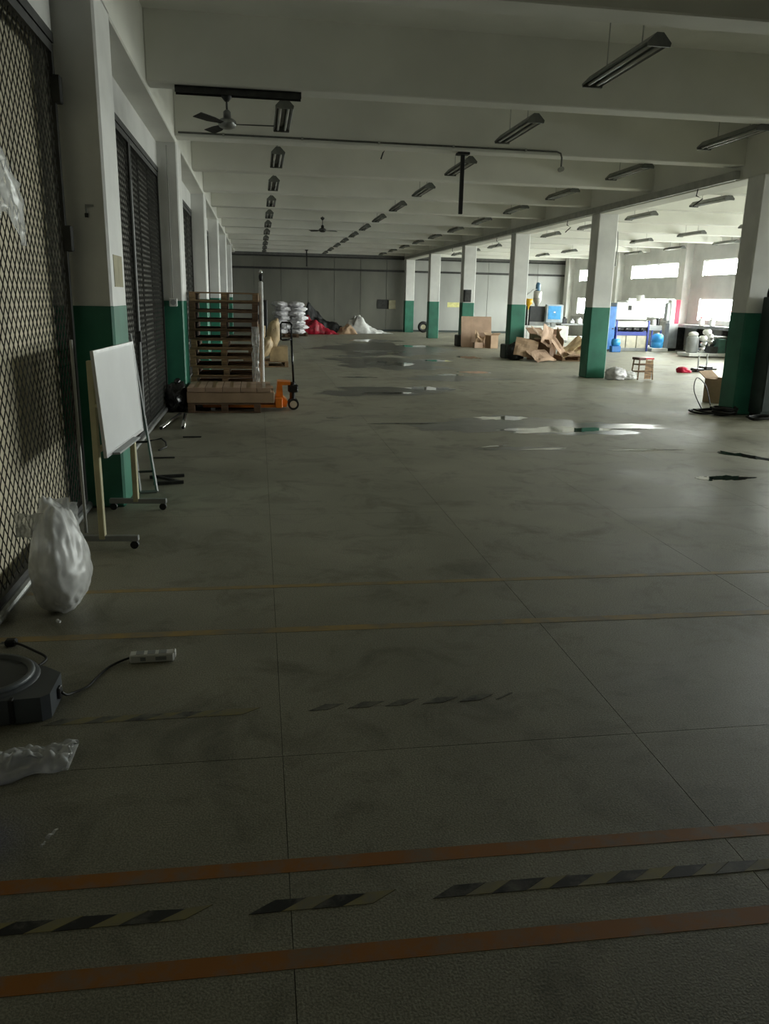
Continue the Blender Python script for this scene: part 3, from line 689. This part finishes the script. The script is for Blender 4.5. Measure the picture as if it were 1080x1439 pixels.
t = thing('column_box', 'dark grey box fixed high on the fourth column', 'electrical box', (7.66, Y0+BAY*3, 1.62))
MB().box(-.13, .13, -.14, 0, 0, .44, .01).build('enclosure', STEELD, t); MB().box(-.11, .11, -.15, -.14, .03, .41).build('cover', STEELD, t)
# heap of torn cardboard at the third column
pallet(False, 8.9, 22.95, 0, R(-4), 'pallet sticking out under the torn cardboard heap')
t = None
random.seed(21)
flapbox('large torn carton lying next to the third column', (8.42, 23.5, 0), R(-34), .34, .27, .46, mat('dark_cardboard', (.25, .15, .09), .8))
flapbox('brown carton with open flaps in the middle of the cardboard heap', (8.75, 24.3, 0), R(20), .3, .3, .72, mat('dark_cardboard', (.25, .15, .09), .8))
flapbox('brown carton tipped over on the pallet of the cardboard heap', (9.62, 24.25, .0), R(50), .34, .26, .3, CARD)
for i, (x, y, z, sx, sy, rx, ry, rz, m) in enumerate(((7.78, 22.98, .35, .34, .3, 58, 12, -10, CARD), (8.15, 22.7, .16, .36, .3, 28, -8, 20, CARD2), (8.45, 23.1, .72, .22, .3, 70, 20, 10, CARD2), (8.72, 22.8, .42, .14, .3, 62, -30, 40, CARD2),
        (9.15, 22.95, .42, .42, .16, 30, -32, 12, KRAFT), (9.55, 23.0, .52, .46, .14, 20, -38, 5, CARD2), (9.6, 22.85, .26, .4, .24, 24, 10, -12, KRAFT), (9.3, 22.75, .2, .38, .2, 14, 4, 8, CARD), (9.0, 23.5, .6, .3, .25, 60, 30, 60, CARD), (8.35, 23.45, .8, .3, .2, 40, 10, 30, CARD))):
    lb = ['tall torn card panel against the third column', 'card panel lying flat at the front of the heap', 'pale card flap standing in the heap', 'narrow bent card flap in the heap centre', 'long kraft strip slanting upward over the pallet',
          'long pale card strip slanting highest on the heap', 'wide kraft sheet on the pallet beside the second column', 'low card sheet across the pallet front', 'steep card panel behind the slanting strips', 'brown card panel topping the heap'][i]
    t = thing('torn_card_panel', lb, 'cardboard', (x, y, z), group='torn cardboard heap'); t.rotation_euler = (R(rx), R(ry), R(rz))
    def P(u, v, sx=sx, sy=sy, i=i): return Vector(((u*2-1)*sx, (v*2-1)*sy, .05*noise.noise(Vector((u*3, v*3, i*2.2)))+.05*math.sin(u*3+i)))
    MB().sheet(P, 8, 6).build('card_face', m, t, False, .012)
o = MB().box(7.55, 7.85, 22.6, 22.62, 0, .02).build('x', CARD); bpy.data.objects.remove(o)
t = thing('dark_bin_bag', 'dark sack at the foot of the third column', 'bag', (7.48, 23.2, 0)); MB().blob((0, 0, .22), (.2, .22, .26), .2, 2, 4, 61, .82, .2).build('sack_body', BLACK, t, True); MB().blob((.02, 0, .46), (.06, .06, .07), .3, 2, 3, 62).build('tied_neck', BLACK, t, True)
# by the second column: white wrapped bundle, roll, stool, red rag
t = thing('white_film_bundle', 'crumpled white plastic bundle at the foot of the second column', 'plastic film', (8.18, 17.42, 0))
MB().blob((-.1, 0, .13), (.24, .2, .15), .25, 2.2, 4, 71, .85, .3).build('bundle', BAGS, t, True); MB().blob((.2, .05, .09), (.2, .17, .1), .3, 2.5, 4, 72, .85, .3).build('loose_end', FILMW, t, True)
t = thing('white_film_roll', 'small white roll lying beside the red stool', 'roll', (8.6, 17.75, .075)); MB().cyl((-.09, -.05, 0), (.09, .05, 0), .07, n=18).build('roll', WPLAS, t, True); MB().cyl((-.095, -.053, 0), (.095, .053, 0), .02, n=12).build('core', CARD, t)
t = thing('stool', 'small wooden stool with a red seat near the second column', 'stool', (8.78, 17.55, 0), R(8))
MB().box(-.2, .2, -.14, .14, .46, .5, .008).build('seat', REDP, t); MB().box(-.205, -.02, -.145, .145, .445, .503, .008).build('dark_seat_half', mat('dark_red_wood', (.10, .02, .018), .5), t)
for sx in (-1, 1):
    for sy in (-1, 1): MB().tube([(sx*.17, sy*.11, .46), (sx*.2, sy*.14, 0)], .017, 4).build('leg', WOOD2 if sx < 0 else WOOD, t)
for z in (.18, .34):
    for s in (-1, 1): MB().box(-.19, .19, s*.125-.01, s*.125+.01, z-.012, z+.012).build('stretcher', WOOD2, t); MB().box(s*.185-.01, s*.185+.01, -.13, .13, z-.012, z+.012).build('stretcher', WOOD2, t)
MB().box(-.02, .16, -.132, -.128, .02, .44).build('front_panel', WOOD, t)
heap('red_rag', 'bright red rag lying on the floor beyond the stool', 'rag', (10.8, 19.4, 0), [(0, 0, .06, .15, .12, .085, 'fold', PINK), (.14, -.02, .025, .1, .09, .045, 'corner', PINK)], PINK, 80)
for i, (x, y, lb) in enumerate(((11.35, 19.6, 'black tool lying on the floor by the red rag'), (12.0, 20.3, 'black tray lying on the floor before the far machines'))):
    t = thing('floor_tool', lb, 'tool', (x, y, 0), R(10*i)); MB().box(-.35, .3, -.07, .07, 0, .04, .01).build('bar', STEELD, t); MB().box(-.1, .12, -.12, .2, 0, .09, .015).build('head', BLACKG, t); MB().tube([(0, 0, .05), (0, .02, .42)], .02, 8).build('handle', STEEL, t)
# cabinet and cables at the first column
t = thing('electrical_cabinet', 'dark green electrical cabinet standing against the first column', 'cabinet', (7.72, 11.70, 0))
MB().box(0, .62, -.32, 0, .06, 1.84, .012).build('body', CABGREEN, t); MB().box(.02, .60, -.335, -.32, .1, 1.80, .006).build('door', CABGREEN, t); MB().box(.02, .60, -.30, -.02, 0, .06).build('base', BLACK, t)
MB().box(.5, .53, -.36, -.335, .85, 1.0, .004).build('handle', STEELD, t)
o = MB().tube(sm([(7.76, 11.62, 1.84), (7.72, 11.55, 1.95), (7.80, 11.5, 2.2), (7.95, 11.5, 2.55), (8.05, 11.55, 3.0), (8.05, 11.66, 3.6)]), .03, 8).build('riser_cable', BLACK, None, True); tag(o, 'thick black cable rising from the dark cabinet', 'cable')
def coil(label, cx, cy, R_, turns, r, seed, sq=.6):
    random.seed(seed); pts = []
    for i in range(int(turns*20)+1):
        a = 2*PI*i/20; rr = R_*(1+.12*math.sin(a*.37+seed)); pts.append((cx+rr*math.cos(a)*1.0, cy+rr*math.sin(a)*sq, r+.018*(i/20)+.01*math.sin(i*.9)))
    o = MB().tube(pts, r, 6).build('cable_coil', BLACK, None, True); tag(o, label, 'cable', 'cables at the first column')
coil('black cable loop reaching furthest onto the open floor', 7.28, 12.0, .33, 2.2, .016, 1, .75)
coil('thick tangle of black cable heaped against the first column', 7.34, 11.72, .17, 6, .018, 2, .9)
coil('black cable coil in front of the dark cabinet', 7.62, 11.2, .20, 2.5, .015, 4, .6)
o = MB().tube(sm([(7.28, 12.3, .02), (7.22, 12.5, .3), (7.36, 12.7, .5), (7.6, 12.8, .35), (7.7, 12.75, .02)], 7), .009, 6).build('cable_arch', BLACK, None, True); tag(o, 'thin black cable arching up beside the first column', 'cable')
flapbox('crushed brown carton behind the first column', (8.25, 13.4, 0), R(30), .22, .2, .42, CARD)
# ================================================================== machines in the bright bay
def hopper(t, x, y, z0, z1, r, m, capm, capz):
    h = MB().lathe([(r*.35, z0-.16), (r*.5, z0-.05), (r, z0+.12), (r, z1), (r*.85, z1+.03)], (x, y, 0), 24).build('hopper', m, t, True)
    MB().lathe([(r*.55, z1+.03), (r*.6, z1+.05), (r*.6, capz-.1), (r*.4, capz-.02), (r*.12, capz)], (x, y, 0), 18).build('vacuum_loader', capm, h, True)
    MB().lathe([(r*1.06, z0+.2), (r*1.08, z0+.22), (r*1.06, z0+.24)], (x, y, 0), 24).build('band', STEEL, h, True)
# extruder beyond the third column
t = thing('extruder_machine', 'pale extruder with grey hopper and blue screen behind the cardboard heap', 'machine', (11.0, 33.3, 0))
MB().box(-.2, 2.1, 0, .9, .1, .70, .02).build('bed', WHITEM, t)
for x in (-.1, .6, 1.3, 1.95): MB().box(x, x+.12, .05, .2, 0, .12).build('leg', GREYM, t)
MB().box(.36, 1.15, .1, .8, .70, 1.5, .02).build('barrel_guard', mat('black_guard', (.03, .033, .035), .5), t)
MB().box(.36, 1.2, .05, .1, .70, .86, .01).build('guard_skirt', GREYM, t)
p = MB().box(1.02, 1.76, -.12, .1, .84, 1.58, .02).build('control_panel', mat('pale_blue_grey_enamel', (.45, .52, .58), .4), t)
MB().box(1.1, 1.66, -.135, -.12, .98, 1.52, .004).build('screen', CYAN, p); MB().box(1.34, 1.42, -.14, -.135, 1.24, 1.3).build('screen_mark', WPLAS, p)
MB().box(1.3, 1.5, -.05, .05, .66, .85).build('panel_post', GREYM, t)
hopper(t, .78, .45, 1.6, 2.1, .17, mat('brushed_hopper', (.55, .54, .50), .35, metal=.5), mat('slate_blue_enamel', (.07, .16, .26), .35), 2.48)
MB().tube([(.75, .4, 2.2), (.5, .3, 2.15), (.3, .3, 2.0), (.0, .3, 1.75), (-.1, .3, 1.72)], .02, 8).build('suction_hose', GREYM, t, True)
for i, x in enumerate((.9, 1.15, 1.4)): MB().cyl((x, -.02, .25), (x, -.02, .62), .07, n=14).build('gas_cylinder', WPLAS, t)
t = thing('yellow_funnel', 'yellow funnel held beside the extruder behind the third column', 'funnel', (11.22, 33.2, 0))
MB().lathe([(.02, 1.36), (.05, 1.5), (.16, 1.62), (.17, 1.80), (.15, 1.8)], (0, 0, 0), 18).build('cone', YELLOW, t, True); MB().cyl((0, 0, 0), (0, 0, 1.4), .018, n=8).build('stand', STEEL, t); MB().cyl((0, 0, 0), (0, 0, .02), .15, n=16).build('foot', STEELD, t)
t = thing('side_bench', 'low grey work bench with parts beside the extruder', 'bench', (13.1, 34.2, 0))
MB().box(0, 1.6, 0, .7, .72, .78, .01).build('bench_top', GREYM, t)
for x in (.05, 1.5):
    for y in (.05, .6): MB().box(x, x+.05, y, y+.05, 0, .72).build('leg', STEELD, t)
MB().box(0, 1.6, .05, .65, .2, .23).build('shelf', STEEL, t)
for i, (x, m, h) in enumerate(((.25, BLACKG, .22), (.6, STEEL, .14), (.95, WPLAS, .2), (1.3, GREYM, .28))):
    o = thing('machine_part', ['black machine part on the grey bench', 'flat steel part on the grey bench', 'white tub on the grey bench', 'tall grey part on the grey bench'][i], 'machine part', (13.1+x, 34.5, .78))
    MB().box(-.1, .1, -.1, .1, 0, h, .02).build('body', m, o); MB().cyl((0, 0, h), (0, 0, h+.06), .06, n=12).build('top', m, o)
# blue frame line beyond the second column
t = thing('blue_cabinet', 'tall blue machine cabinet just behind the second column', 'cabinet', (12.32, 28.0, 0))
MB().box(0, .46, 0, .6, .06, 1.58, .015).build('body', BLUE, t); MB().box(.03, .43, -.012, 0, .12, 1.52, .004).build('door', BLUE, t); MB().box(.02, .44, .02, .58, 0, .06).build('base', BLACK, t); MB().cyl((.38, -.03, .8), (.38, -.012, .8), .03, n=12).build('handle', STEELD, t)
t = thing('drying_hopper', 'grey steel drying hopper rising over the blue cabinet', 'hopper', (12.62, 29.3, 0))
hopper(t, 0, 0, 1.75, 2.38, .17, mat('brushed_hopper2', (.42, .42, .40), .35, metal=.6), CHROME, 2.78)
MB().cyl((0, 0, 0), (0, 0, 1.62), .09, n=14).build('stand', GREYM, t); MB().box(-.25, .25, -.2, .2, 0, .06).build('foot', STEELD, t)
t = thing('blue_machine_line', 'blue framed roller machine with white hood under the windows', 'machine', (12.86, 28.1, 0))
MB().box(.0, 1.22, .1, .9, 1.12, 1.74, .03).build('white_hood', WHITEM, t); MB().box(.46, .58, .085, .1, 1.46, 1.62).build('hood_gauge', STEELD, t)
MB().box(.35, 1.25, .1, .9, 1.76, 1.80, .01).build('hood_lid', WPLAS, t); MB().cyl((1.02, .4, 1.8), (1.02, .4, 2.0), .14, n=18).build('hood_vent', WPLAS, t)
MB().box(-.05, 1.28, 0, .95, .86, 1.06, .02).build('top_rail', WHITEM, t)
MB().box(0, 1.28, .04, .9, .74, .86, .01).build('roller_bay', BLACK, t)
for i in range(4): MB().cyl((.12+.3*i, .02, .78), (.12+.3*i, .9, .78), .075, n=14).build('roller', BLACKG, t, True)
MB().box(-.02, 1.3, 0, .92, .56, .70, .01).build('blue_beam', BLUED, t)
for i in range(3): MB().box(.04+.41*i, .42+.41*i, .01, .88, .12, .56, .006).build('lower_panel', BEIGEM, t)
MB().box(-.05, 1.32, 0, .92, 0, .12, .01).build('base', GREYM, t)
for x in (0, 1.24): MB().box(x, x+.06, -.02, .04, .0, 1.1).build('upright', BLUED, t)
t = thing('blue_valve_stand', 'small blue motor stand between blue cabinet and roller machine', 'motor', (12.62, 27.5, 0))
MB().cyl((-.1, 0, .34), (.14, 0, .34), .13, n=18).build('motor', CYAN, t, True); MB().box(-.16, .18, -.12, .12, 0, .22, .02).build('mount', BLUE, t); MB().tube([(.0, 0, .46), (.02, .03, .85)], .03, 8).build('pipe', BLUED, t)
t = thing('blue_drum', 'bright blue plastic drum on the floor below the low window', 'drum', (14.58, 28.2, 0))
MB().lathe([(.17, .12), (.21, .16), (.22, .3), (.2, .33), (.22, .36), (.21, .56), (.15, .62), (.1, .64)], n=24).build('drum_body', CYAN, t, True); MB().cyl((0, 0, .63), (0, 0, .67), .05, n=12).build('bung', WPLAS, t)
MB().box(-.32, .32, -.25, .25, 0, .125, .01).build('base_block', WHITEM, t)
t = thing('pipe_rack', 'grey machine rack with blue post beside the blue drum', 'rack', (14.3, 28.75, 0))
MB().box(0, 0.7, 0, .5, .72, .92, .02).build('top_box', GREYM, t)
for x in (.0, .3, .65): MB().box(x, x+.05, 0, .05, 0, .75).build('post', BLUED, t)
for i, (x, m) in enumerate(((.15, BLACKG), (.4, WPLAS), (.55, BLACKG))): MB().cyl((x, .1, .92), (x, .1, 1.08+.05*i), .08, n=14).build('knob', m, t)
MB().box(0, 0.7, 0, .5, .08, .14).build('lower_shelf', WHITEM, t)
t = thing('red_white_cabinet', 'narrow cabinet with a pink red edge beside the low window', 'cabinet', (15.2, 28.6, 0))
MB().box(0, .18, 0, .3, 1.0, 1.86, .01).build('white_side', WPLAS, t); MB().box(.18, .36, 0, .3, 1.0, 1.86, .01).build('red_side', PINK, t); MB().box(.0, .36, 0, .3, .1, 1.0, .01).build('lower_body', GREYM, t); MB().box(-.14, 0, .02, .25, 1.1, 1.75, .01).build('grey_box', GREYM, t); MB().box(.0, .36, .02, .28, 0, .1).build('base', STEELD, t)
# pump skid near the first column
t = thing('pump_skid', 'white pump skid with grey tank and green motor by the outer wall', 'machine', (14.2, 25.0, 0))
MB().box(-.1, 1.35, 0, .8, .04, .14, .01).build('skid', WPLAS, t)
MB().lathe([(.16, .14), (.2, .18), (.2, .62), (.14, .7)], (.2, .4, 0), 20).build('grey_tank', GREYM, t, True)
MB().lathe([(.15, .7), (.17, .73), (.15, .79), (.06, .83)], (.2, .4, 0), 18).build('tank_cover', WPLAS, t, True)
for i, (x, z, r) in enumerate(((.5, .62, .1), (.55, .42, .09), (.62, .82, .11), (.78, .5, .15), (.72, .68, .1), (.5, .25, .09))):
    MB().cyl((x, .18, z), (x, .42, z), r, r*.8, 14).build('valve', CHROME if i % 2 else WPLAS, t, True)
MB().tube([(.5, .3, .2), (.55, .3, .6), (.75, .3, .75), (.9, .3, .5)], .035, 10).build('pipe', STEEL, t, True)
MB().box(.98, 1.26, .1, .7, .14, .62, .03).build('green_motor', GREENM, t); MB().box(.9, 1.3, .15, .65, .62, .7, .02).build('motor_hood', STEEL, t)
MB().box(.7, .98, .1, .6, .14, .36, .02).build('gear_box', STEELD, t)
t = thing('wall_bench', 'long dark topped bench along the outer wall below the windows', 'bench', (15.7, 22.5, 0))
MB().box(0, .55, 0, 7.0, .86, .98, .01).build('bench_top', GREYM, t)
for i in range(5): MB().box(.05, .5, .1+1.65*i, .16+1.65*i, 0, .86).build('support', STEELD, t)
MB().box(.48, .52, .1, 6.9, .2, .84).build('back_panel', PANEL, t)
for i, (x, y, z, m, lb) in enumerate(((15.9, 27.6, .98, REDP, 'red topped jar on the wall bench beside the red cabinet'), (15.9, 26.9, .98, WPLAS, 'white jar on the wall bench'), (15.95, 25.2, .98, STEEL, 'steel pot on the wall bench nearest the first column'))):
    t = thing('bench_jar', lb, 'jar', (x, y, z)); MB().lathe([(.08, 0), (.1, .05), (.1, .2), (.05, .25)], n=16).build('body', WPLAS if i < 2 else STEEL, t, True); MB().cyl((0, 0, .25), (0, 0, .3), .05, n=12).build('cap', m, t)
o = MB().tube([(9.0, 18.9, 3.81), (9.0, 18.9, 2.6), (9.0, 18.9, 2.45)], .014, 6).build('hanging_cable', GALV, None, True)
bpy.data.objects.remove(o)
t = thing('arched_pipe', 'thin grey arched pipe hanging beside the second column', 'pipe', (7.92, 18.6, 3.6))
MB().tube([(.0, 0, 0), (.0, 0, -.02), (.28, 0, -.1), (.42, 0, -.3), (.45, 0, -.62), (.43, 0, -1.0)], .015, 8).build('pipe', GALV, t, True); MB().cyl((.43, 0, -1.06), (.43, 0, -1.0), .03, n=10).build('nozzle', GALV, t)
MB().box(-.04, .04, -.04, .04, -.01, .0).build('bracket', GALV, t)

# ================================================================== foreground things
# bag of white foam
t = thing('foam_bag', 'translucent plastic bag filled with white foam against the near mesh door', 'bag', (-1.10, 4.36, 0))
MB().blob((.0, 0, .17), (.13, .215, .18), .06, 1.6, 5, 101, .92, .04).build('foam_fill', FOAM, t, True)
b = MB().blob((.0, 0, .225), (.15, .245, .24), .07, 1.7, 5, 103, .93, .07)
for v in b.bm.verts:
    z = v.co.z
    if z > .28:
        k = (z-.28)/.2; v.co.z = z+k*.16*(1+.35*noise.noise(Vector((v.co.x*14, v.co.y*14, 1)))); v.co.x = v.co.x*(1-.25*k)-.03*k; v.co.y = v.co.y*(1-.12*k)+.03*k
    q = v.co; v.co += Vector((1, 1, .3))*(.006*noise.noise(Vector((q.x*18, q.y*18, q.z*7)))+.004*abs(noise.noise(Vector((q.x*40, q.y*40, q.z*12)))))
b.build('plastic_skin', FILMW, t, True)
for i, (y, dx, dz) in enumerate(((.1, .03, .07), (-.08, -.05, .03), (.19, .05, .02))):
    def P(u, v, y=y, dx=dx, dz=dz, i=i):
        return Vector((-.06+dx+(u-.5)*.16+.02*noise.noise(Vector((u*4, v*4, i))), y+.03*noise.noise(Vector((u*5+3, v*4, i)))+.02*math.sin(u*9), .43+v*(.1+dz)))
    MB().sheet(P, 10, 8).build('loose_top_fold', FILMC, t, True, .0012)
MB().tube([(.015, -.215, .01), (.02, -.235, .012), (.035, -.24, .01)], .008, 6).build('bottom_knot', FILMW, t)
# clear plastic on the near mesh at the left edge
t = thing('plastic_scrap', 'scrap of clear plastic caught high on the near mesh door', 'plastic film', (-1.36, 4.95, 2.2))
def P(u, v): return Vector((.012+.03*noise.noise(Vector((u*5, v*5, 3))), (u-.5)*.55, (v-.5)*.34+.08*math.sin(u*5)))
MB().sheet(P, 14, 12).build('film', FILMC, t, True, .001); MB().tube([(.0, .1, .12), (.01, .12, .2)], .003, 5).build('tie', STEELD, t)
# floor blower
t = thing('floor_blower', 'dark grey plastic drum shaped floor blower at the photo edge', 'blower', (-1.17, 3.27, 0))
MB().lathe([(.215, 0), (.225, .02), (.225, .10), (.215, .12), (.195, .125)], n=40).build('drum', GREYP, t, True)
MB().lathe([(.168, .122), (.176, .138), (.188, .142), (.198, .135), (.2, .12)], n=40).build('rim', mat('rim_grey', (.13, .145, .155), .4), t, True)
MB().lathe([(.172, .123), (.165, .09), (.12, .065), (.02, .06)], n=32).build('inlet_cone', mat('dull_olive', (.05, .055, .035), .6), t, True)
for r_ in (.05, .09, .13): torus(MB(), r_, .004, Matrix.Translation((0, 0, .12)), 30, 5).build('grille_ring', STEELD, t, True)
for i in range(8): MB().tube([(.02*math.cos(i*PI/4), .02*math.sin(i*PI/4), .12), (.172*math.cos(i*PI/4), .172*math.sin(i*PI/4), .123)], .003, 5).build('grille_spoke', STEELD, t)
MB().prism([(.0, -.215), (.27, -.19), (.3, -.16), (.3, .03), (.22, .10), (.1, .16)], 0.004, .112).build('outlet_housing', GREYP, t)
MB().box(.15, .17, -.212, -.18, .01, .115, .004).build('cord_slot', BLACK, t); MB().box(.297, .313, -.06, -.02, .03, .08, .005).build('socket', BLACK, t)
# power strip and its cable
t = thing('power_strip', 'white power strip lying on the floor beside the blower', 'power strip', (-.635, 3.615, 0), R(2))
MB().box(0, .205, -.028, .028, 0, .042, .006).build('body', WPLAS, t)
for i in range(3): MB().box(.03+.052*i, .066+.052*i, -.018, .018, .042, .0435).build('outlet', GREYM, t); 
MB().box(.05, .075, -.0295, -.028, .012, .03).build('side_print', GREYM, t); MB().box(.12, .17, -.0295, -.028, .012, .03).build('side_print', GREYM, t)
MB().box(.203, .212, -.012, .026, .012, .044, .003).build('end_tab', WPLAS, t)
o = MB().tube(sm([(-.856, 3.23, .055), (-.842, 3.25, .03), (-.83, 3.30, .012), (-.78, 3.36, .008), (-.755, 3.45, .008), (-.72, 3.55, .008), (-.67, 3.605, .012), (-.632, 3.615, .02)], 4), .0055, 8).build('strip_cable', BLACK, None, True); tag(o, 'black cable joining the blower and the white power strip', 'cable')
t = thing('loose_plug', 'black plug and lead lying between blower and plastic bag', 'plug', (-1.23, 3.86, 0))
MB().tube(sm([(0, 0, .018), (.05, -.03, .014), (.12, -.09, .01), (.19, -.16, .008), (.2, -.22, .007), (.16, -.28, .007), (.06, -.3, .007)]), .006, 8).build('lead', BLACK, t, True)
MB().box(-.035, .02, -.02, .022, 0, .035, .008).build('plug_body', BLACK, t)
for s in (-.008, .008): MB().box(-.055, -.033, s-.002, s+.002, .014, .02).build('pin', STEEL, t)
# clear plastic bag on the floor
t = thing('clear_plastic_bag', 'crumpled clear plastic bag lying on the floor before the blue bin', 'bag', (-1.0, 2.73, 0))
def bagw(u): return .125+.035*math.sin(u*5+.4)+.02*noise.noise(Vector((u*7, 0, 4)))
def P(u, v):
    x = -.28+u*.56; y = (v-.5)*2*bagw(u)*.9+.14*(u-.5)+.015*noise.noise(Vector((u*8, v*8, 5)))
    e = abs(math.sin(v*PI))**.6
    return Vector((x+.012*noise.noise(Vector((u*9, v*9, 9))), y, .006+e*(.05*(.5+abs(noise.noise(Vector((u*5, v*4, 2)))))+.05*abs(noise.noise(Vector((u*11, v*7, 7))))+.02*abs(noise.noise(Vector((u*26, v*19, 3)))))))
MB().sheet(P, 64, 44).build('upper_film', FILMC, t, True, .0008)
def P(u, v): return Vector((-.28+u*.56, (v-.5)*2*bagw(u)*.9+.14*(u-.5), .004+.003*noise.noise(Vector((u*9, v*9, 1)))))
MB().sheet(P, 24, 10).build('lower_film', FILMC, t, True, .0008)
t = thing('blue_bin', 'deep blue plastic bin cut off by the photo edge', 'bin', (-.965, 2.30, 0))
MB().lathe([(.09, 0), (.1, .005), (.12, .12), (.127, .125), (.127, .133), (.114, .133), (.09, .02), (0, .02)], n=32).build('shell', BINBLUE, t, True)
torus(MB(), .125, .005, Matrix.Translation((0, 0, .128)), 32, 6).build('rim', BINBLUE, t, True)
for i, (x, y, a, L, lb) in enumerate(((-.69, 2.345, 62, .05, 'larger torn white paper scrap on the bare floor'), (-.705, 2.295, 70, .026, 'tiny torn white paper scrap on the bare floor'))):
    def P(u, v, L=L): return Vector(((u-.5)*L, (v-.5)*L*.32*(1-.6*u), .003+.006*abs(math.sin(u*6))))
    o = MB().sheet(P, 8, 3).build('paper_scrap', WPLAS, None, False, .0006, (x, y, 0), (0, 0, R(a))); tag(o, lb, 'paper')
# ================================================================== puddles
def puddle(cx, cy, rx, ry, seed, label, m=WATER, amp=.55, rot=0, z=.0018):
    pts = []; n = 120
    for i in range(n):
        a = 2*PI*i/n; d = Vector((math.cos(a), math.sin(a), 0))
        k = 1+amp*noise.noise(d*1.6+Vector((seed*7.3, seed*2.9, 0)))+amp*.6*noise.noise(d*4+Vector((seed, 0, 3)))+amp*.35*noise.noise(d*11+Vector((seed, 5, 3)))
        x, y = rx*k*math.cos(a), ry*k*math.sin(a)
        pts.append((cx+x*math.cos(rot)-y*math.sin(rot), cy+x*math.sin(rot)+y*math.cos(rot)))
    o = MB().prism(pts, -.001, z).build('puddle' if m is WATER else 'damp_patch', m); tag(o, label, 'puddle' if m is WATER else 'stain')
    if m is WATER: o['group'] = 'puddles on the hall floor'
PD = [(3.55, 11.45, .42, .2, 1, 'bright puddle crossing the joint in mid hall', .0), (4.05, 10.35, .75, .24, 2, 'long puddle in front of the mid hall one', .1), (5.1, 10.4, .25, .06, 3, 'thin bright puddle toward the first column', 0),
      (4.55, 8.85, .35, .05, 4, 'thin pale streak of water before the long puddle', 0), (4.72, 7.3, .24, .1, 5, 'dark puddle nearest the camera at the hall side', 0), (4.45, 7.3, .09, .09, 15, 'small white gleaming puddle beside the dark one', 0),
      (5.6, 8.45, .12, .3, 6, 'curved dark puddle by the photo edge', .5), (2.0, 10.95, .5, .05, 7, 'thin dark puddle before the pallet truck', 0), (1.05, 11.5, .09, .04, 17, 'tiny dark puddle beside the pallet truck', 0),
      (3.3, 15.4, .45, .35, 8, 'puddle beyond the mid hall joint', 0), (2.4, 14.6, .5, .15, 9, 'dark puddle between truck and mid hall', 0), (3.5, 21.4, .6, .7, 10, 'broad puddle reflecting the far columns', 0), (3.9, 26, .7, .9, 11, 'broad far puddle in the middle of the hall', 0),
      (5.2, 19, .4, .3, 13, 'puddle between hall centre and second column', 0), (4.6, 33, 1.0, 1.0, 14, 'puddle before the white film heap', 0), (6.3, 24, .3, .5, 16, 'puddle close to the third column', 0)]
PD += [(2.2, 17.6, .35, .12, 41, 'small thin puddle beyond the pallet truck', 0), (4.4, 18.3, .3, .14, 42, 'small puddle in line with the second column', 0), (2.9, 24.0, .5, .3, 43, 'dark puddle in line with the third column', 0),
       (5.0, 22.6, .35, .3, 44, 'small puddle beside the broad reflecting one', 0), (3.35, 8.95, .3, .04, 45, 'thin dark streak before the long puddle', .2), (2.75, 9.15, .2, .03, 46, 'short dark streak crossing the floor joint', .3), (5.6, 29.5, .6, .5, 47, 'puddle toward the leaning cardboard sheet', 0)]
for cx, cy, rx, ry, sd, lb, ro in PD: puddle(cx, cy, rx, ry, sd, lb, WATER, .6, ro)
DP = [(3.9, 10.7, 1.6, .75, 31, 'damp dark concrete around the mid hall puddles'), (3.6, 21.5, 1.4, 2.2, 32, 'damp dark concrete around the broad puddles'), (2.2, 14.9, 1.2, .7, 33, 'damp dark concrete beside the pallet truck'), (4.2, 28, 2.0, 3.5, 34, 'damp dark concrete in the far half of the hall'),
      (3.1, 9.0, .5, .12, 35, 'damp smear before the long puddle'), (4.3, 17.5, 1.2, .6, 36, 'damp dark concrete beside the second column')]
for cx, cy, rx, ry, sd, lb in DP: puddle(cx, cy, rx, ry, sd, lb, DAMP, .6, 0, .0009)
